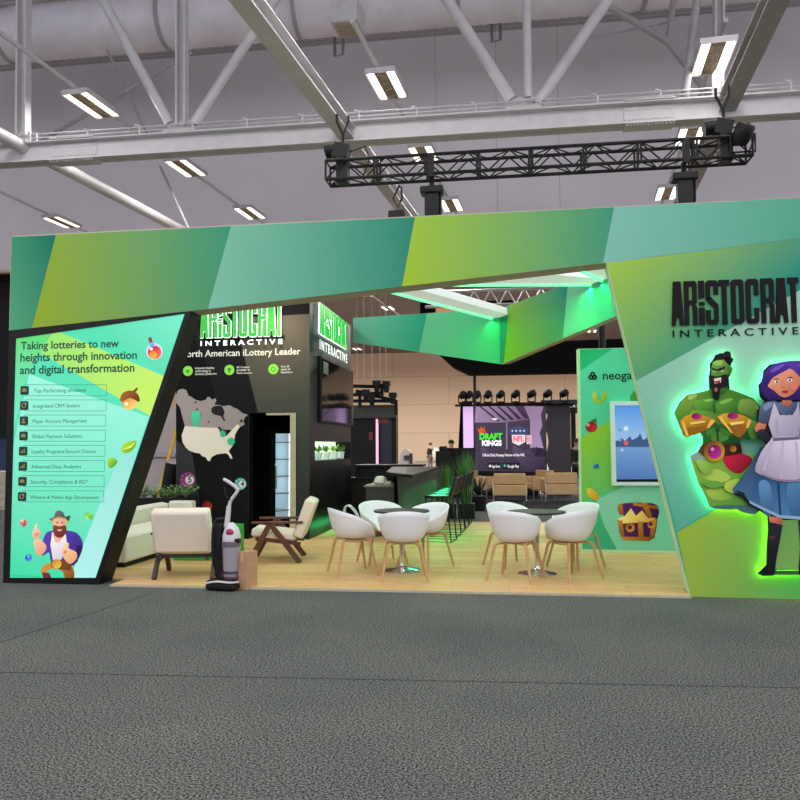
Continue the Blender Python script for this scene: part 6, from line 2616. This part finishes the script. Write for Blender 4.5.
yp = 46.0
p = at(430, 450, yp)
p1_ = person('person', (p.x, yp, 0), math.radians(60), 'person in a dark jacket and grey trousers carrying a white sack before the tan wall', M['cloth_dark'], M['cloth_grey'], .05)
t = thing('sack', 'white sack held by the person in the dark jacket', 'sack', (p.x+.36, yp-.25, .75))
mb = MB()
mb.ball((p.x+.36, yp-.2, 1.1), .27, 14, 0, (.85, .8, 1.35))
mb.tube([(p.x+.33, yp-.2, 1.40), (p.x+.3, yp-.2, 1.52)], [.08, .05], 10)
mb.obj('cloth_body', M['cloth_white'], t)
yp = 26.5
p = at(451, 440, yp)
person('person', (p.x, yp, 0), math.radians(10), 'person in dark clothes standing behind the tall black desk', M['cloth_dark'], M['cloth_dark'], .08)
yp = 25.5
p = at(577.2, 452, yp)
person('person', (p.x, yp, 0), math.radians(-40), 'person in dark clothes half hidden behind the mint feature wall edge', M['cloth_dark'], M['cloth_dark'], .02)

# left margin: things seen past the end of the light box
ye = 30.0
for (x0, y0, x1, y1), m_, nm, lab, cat in (((-60, 284, 9, 440), 'black', 'dark_stand', 'distant dark stand at the far left behind the light box panel', 'exhibition stand'),
                                           ((-40, 440, 7, 470), 'blue_cloth', 'draped_table', 'distant blue draped table at the far left margin', 'table'),
                                           ((-40, 472, 6, 498), 'tan_edge', 'crate', 'tan crate on the floor at the far left margin', 'crate')):
    yy = ye if nm == 'dark_stand' else (24.0 if nm == 'draped_table' else 18.0)
    q0, q1 = at(x0, y0, yy), at(x1, y1, yy)
    if nm != 'dark_stand':
        q1.z = 0.0
    mb = MB()
    mb.box2((q0.x, yy, q1.z), (q1.x, yy+1.2, q0.z))
    if nm == 'draped_table':
        mb.box2((q0.x-.03, yy-.03, q0.z), (q1.x+.03, yy+1.23, q0.z+.03))
    if nm == 'crate':
        for k in range(4):
            mb.box2((q0.x-.01, yy-.02, .08+k*.2), (q1.x+.01, yy, .2+k*.2))
    if nm == 'dark_stand':
        mb.box2((q1.x-.3, yy, 0), (q1.x, yy+.3, q1.z))
        mb.box2((q0.x, yy-.1, q0.z), (q1.x+.1, yy+1.3, q0.z+.3))
    tag(mb.obj(nm, M[m_], org=((q0.x+q1.x)/2, yy, q1.z), smooth=False), lab, cat)

# far truss seen through the gap under the header
yf = 24.0
q0, q1 = at(425, 296, yf), at(575, 296, yf)
t = thing('silver_truss', 'far silver box truss seen in the gap under the header', 'lighting truss', (q0.x, yf, q0.z))
zc = at(500, 297, yf).z
for sz in (-.24, .24):
    mb = MB()
    mb.tube([(q0.x, yf, zc+sz), (q1.x, yf, zc+sz)], .05, 8)
    mb.obj('chord', M['alu'], t)
mb = MB()
n = 18
for k in range(n):
    x0_, x1_ = q0.x+(q1.x-q0.x)*k/n, q0.x+(q1.x-q0.x)*(k+1)/n
    s = .24 if k % 2 else -.24
    mb.tube([(x0_, yf, zc-s), (x1_, yf, zc+s)], .03, 6)
mb.obj('lattice', M['alu'], t)
for _x in (q0.x+.4, (q0.x+q1.x)/2, q1.x-.4):
    mb = MB()
    mb.tube([(_x, yf, zc+.24), (_x, yf, 16.6)], .007, 6)
    mb.obj('suspension_cable', M['steel_dim'], t)
q0, q1 = at(420, 303, yf+1.5), at(600, 313, yf+1.5)
t = thing('black_valance', 'black fabric valance hanging below the far silver truss', 'drape', (q0.x, yf+1.5, q1.z))
mb = MB()
mb.box2((q0.x, yf+1.5, q1.z), (q1.x, yf+1.7, q0.z))
mb.obj('fabric', M['black_fabric'], t, smooth=False)
q0, q1 = at(436, 308, yf+1.3), at(470, 322, yf+1.3)
mb = MB()
mb.box2((q0.x, yf+1.2, q1.z), (q1.x, yf+1.4, q0.z))
tag(mb.obj('orange_banner', M['orange_panel'], org=(q0.x, yf+1.3, q1.z), smooth=False), 'small orange panel glimpsed between the light beam and the back fascia', 'panel')

# ================================================================== LIGHT
def area(name, loc, size, power, col=(1, 1, 1), rot=(0, 0, 0), sy=None, spread=None):
    l = bpy.data.lights.new(name, 'AREA')
    l.energy = power
    l.color = col
    l.shape = 'RECTANGLE'
    l.size = size
    l.size_y = sy or size
    if spread:
        l.spread = spread
    o = bpy.data.objects.new(name, l)
    o.location = loc
    o.rotation_euler = rot
    COL.objects.link(o)
    return o


LP = 80.0
for p, rn in lights:
    area('lamp_light', p+Vector((0, 0, -.06)), .6, LP if p.z > 8.8 else 14, (1, .96, .91), (0, 0, ang), 1.2)
# the same three rows of lamps go on over the aisle, behind the photographer
for rn, pts in rows[:3]:
    a_, b_ = flo(*pts[0], LZ), flo(*pts[1], LZ)
    for k in (1, 2, 3, 4, 5):
        q = a_-(b_-a_)*k
        if q.y < 12:
            area('lamp_light', q, .6, LP, (1, .96, .91), (0, 0, ang), 1.2)
for x in (-9.5, 9.5):
    for y in (-4, 2, 8):
        area('lamp_light', (x, y, LZ), .6, LP, (1, .96, .91), (0, 0, 0), 1.2)
# far hall lamps
for x in (-34, -22, -10, 2, 12):
    for y in (36, 50, 66):
        area('lamp_light', (x, y, zb+1.0), 1.0, 1250, (1, .92, .83))


def led_light(a_, b_, power, down=0.05, col=(.05, 1, .32)):
    c = (a_+b_)/2
    d = b_-a_
    l = area('green_light', c-Vector((0, 0, down)), d.length, power, col, (0, 0, math.atan2(d.y, d.x)), .05)
    return l


led_light(ledA[0], ledA[1], 24)
led_light(ledB[0], ledB[1], 22)
led_light(ledC[0], ledC[1], 8)
# green strips under the bar, along the tower foot
area('green_light', (-1.2, 13.6, .98), .1, 26, (.03, 1, .25), (0, math.radians(-15), 0), 2.6)
area('green_light', (XW+.22, 13.9, .16), .05, 3, (.03, 1, .25), (0, math.radians(70), 0), 1.8)
area('green_light', (-1.25, 12.25, .6), .4, 7, (.03, 1, .25), (math.radians(50), 0, 0), .2)
# spotlight washing the map wall
area('spot_light', (-3.75, 11.75, 3.75), .2, 9, (1, .66, .42), (math.radians(38), 0, 0))
area('niche_light', (XW-.10, (pn0.y+pn1.y)/2, nz1-.02), .12, 5, (.9, 1, .82), (0, 0, 0), 2.0)
# fridge interior lamp
fr_ = area('fridge_light', (fx+.1, fy-.06, 1.2), .2, 5, (.8, .95, 1), (math.radians(90), 0, math.radians(60)), 1.2)

w = bpy.data.worlds.new('hall_ambient_fill')
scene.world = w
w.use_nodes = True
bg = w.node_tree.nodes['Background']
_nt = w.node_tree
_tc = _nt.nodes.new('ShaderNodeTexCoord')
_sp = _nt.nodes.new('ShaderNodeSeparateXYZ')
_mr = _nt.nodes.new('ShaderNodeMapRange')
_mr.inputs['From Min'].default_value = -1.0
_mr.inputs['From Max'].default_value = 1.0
_cr = _nt.nodes.new('ShaderNodeValToRGB')          # ambient fill, stronger and cooler from the right, added to lift the upper wall
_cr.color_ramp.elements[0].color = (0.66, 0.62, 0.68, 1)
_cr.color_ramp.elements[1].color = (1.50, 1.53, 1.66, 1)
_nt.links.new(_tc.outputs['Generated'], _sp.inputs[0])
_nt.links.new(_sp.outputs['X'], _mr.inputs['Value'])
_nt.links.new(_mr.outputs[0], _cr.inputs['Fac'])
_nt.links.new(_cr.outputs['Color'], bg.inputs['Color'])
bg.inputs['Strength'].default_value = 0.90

scene.view_settings.view_transform = 'Standard'
scene.view_settings.look = 'None'
scene.view_settings.exposure = 0.12
scene.view_settings.gamma = 1.0
scene.cycles.max_bounces = 6
scene.cycles.diffuse_bounces = 3
scene.cycles.glossy_bounces = 3
scene.cycles.sample_clamp_indirect = 4.0
scene.cycles.caustics_reflective = False
scene.cycles.caustics_refractive = False

for o in bpy.data.objects:
    if '_org' in o:
        del o['_org']
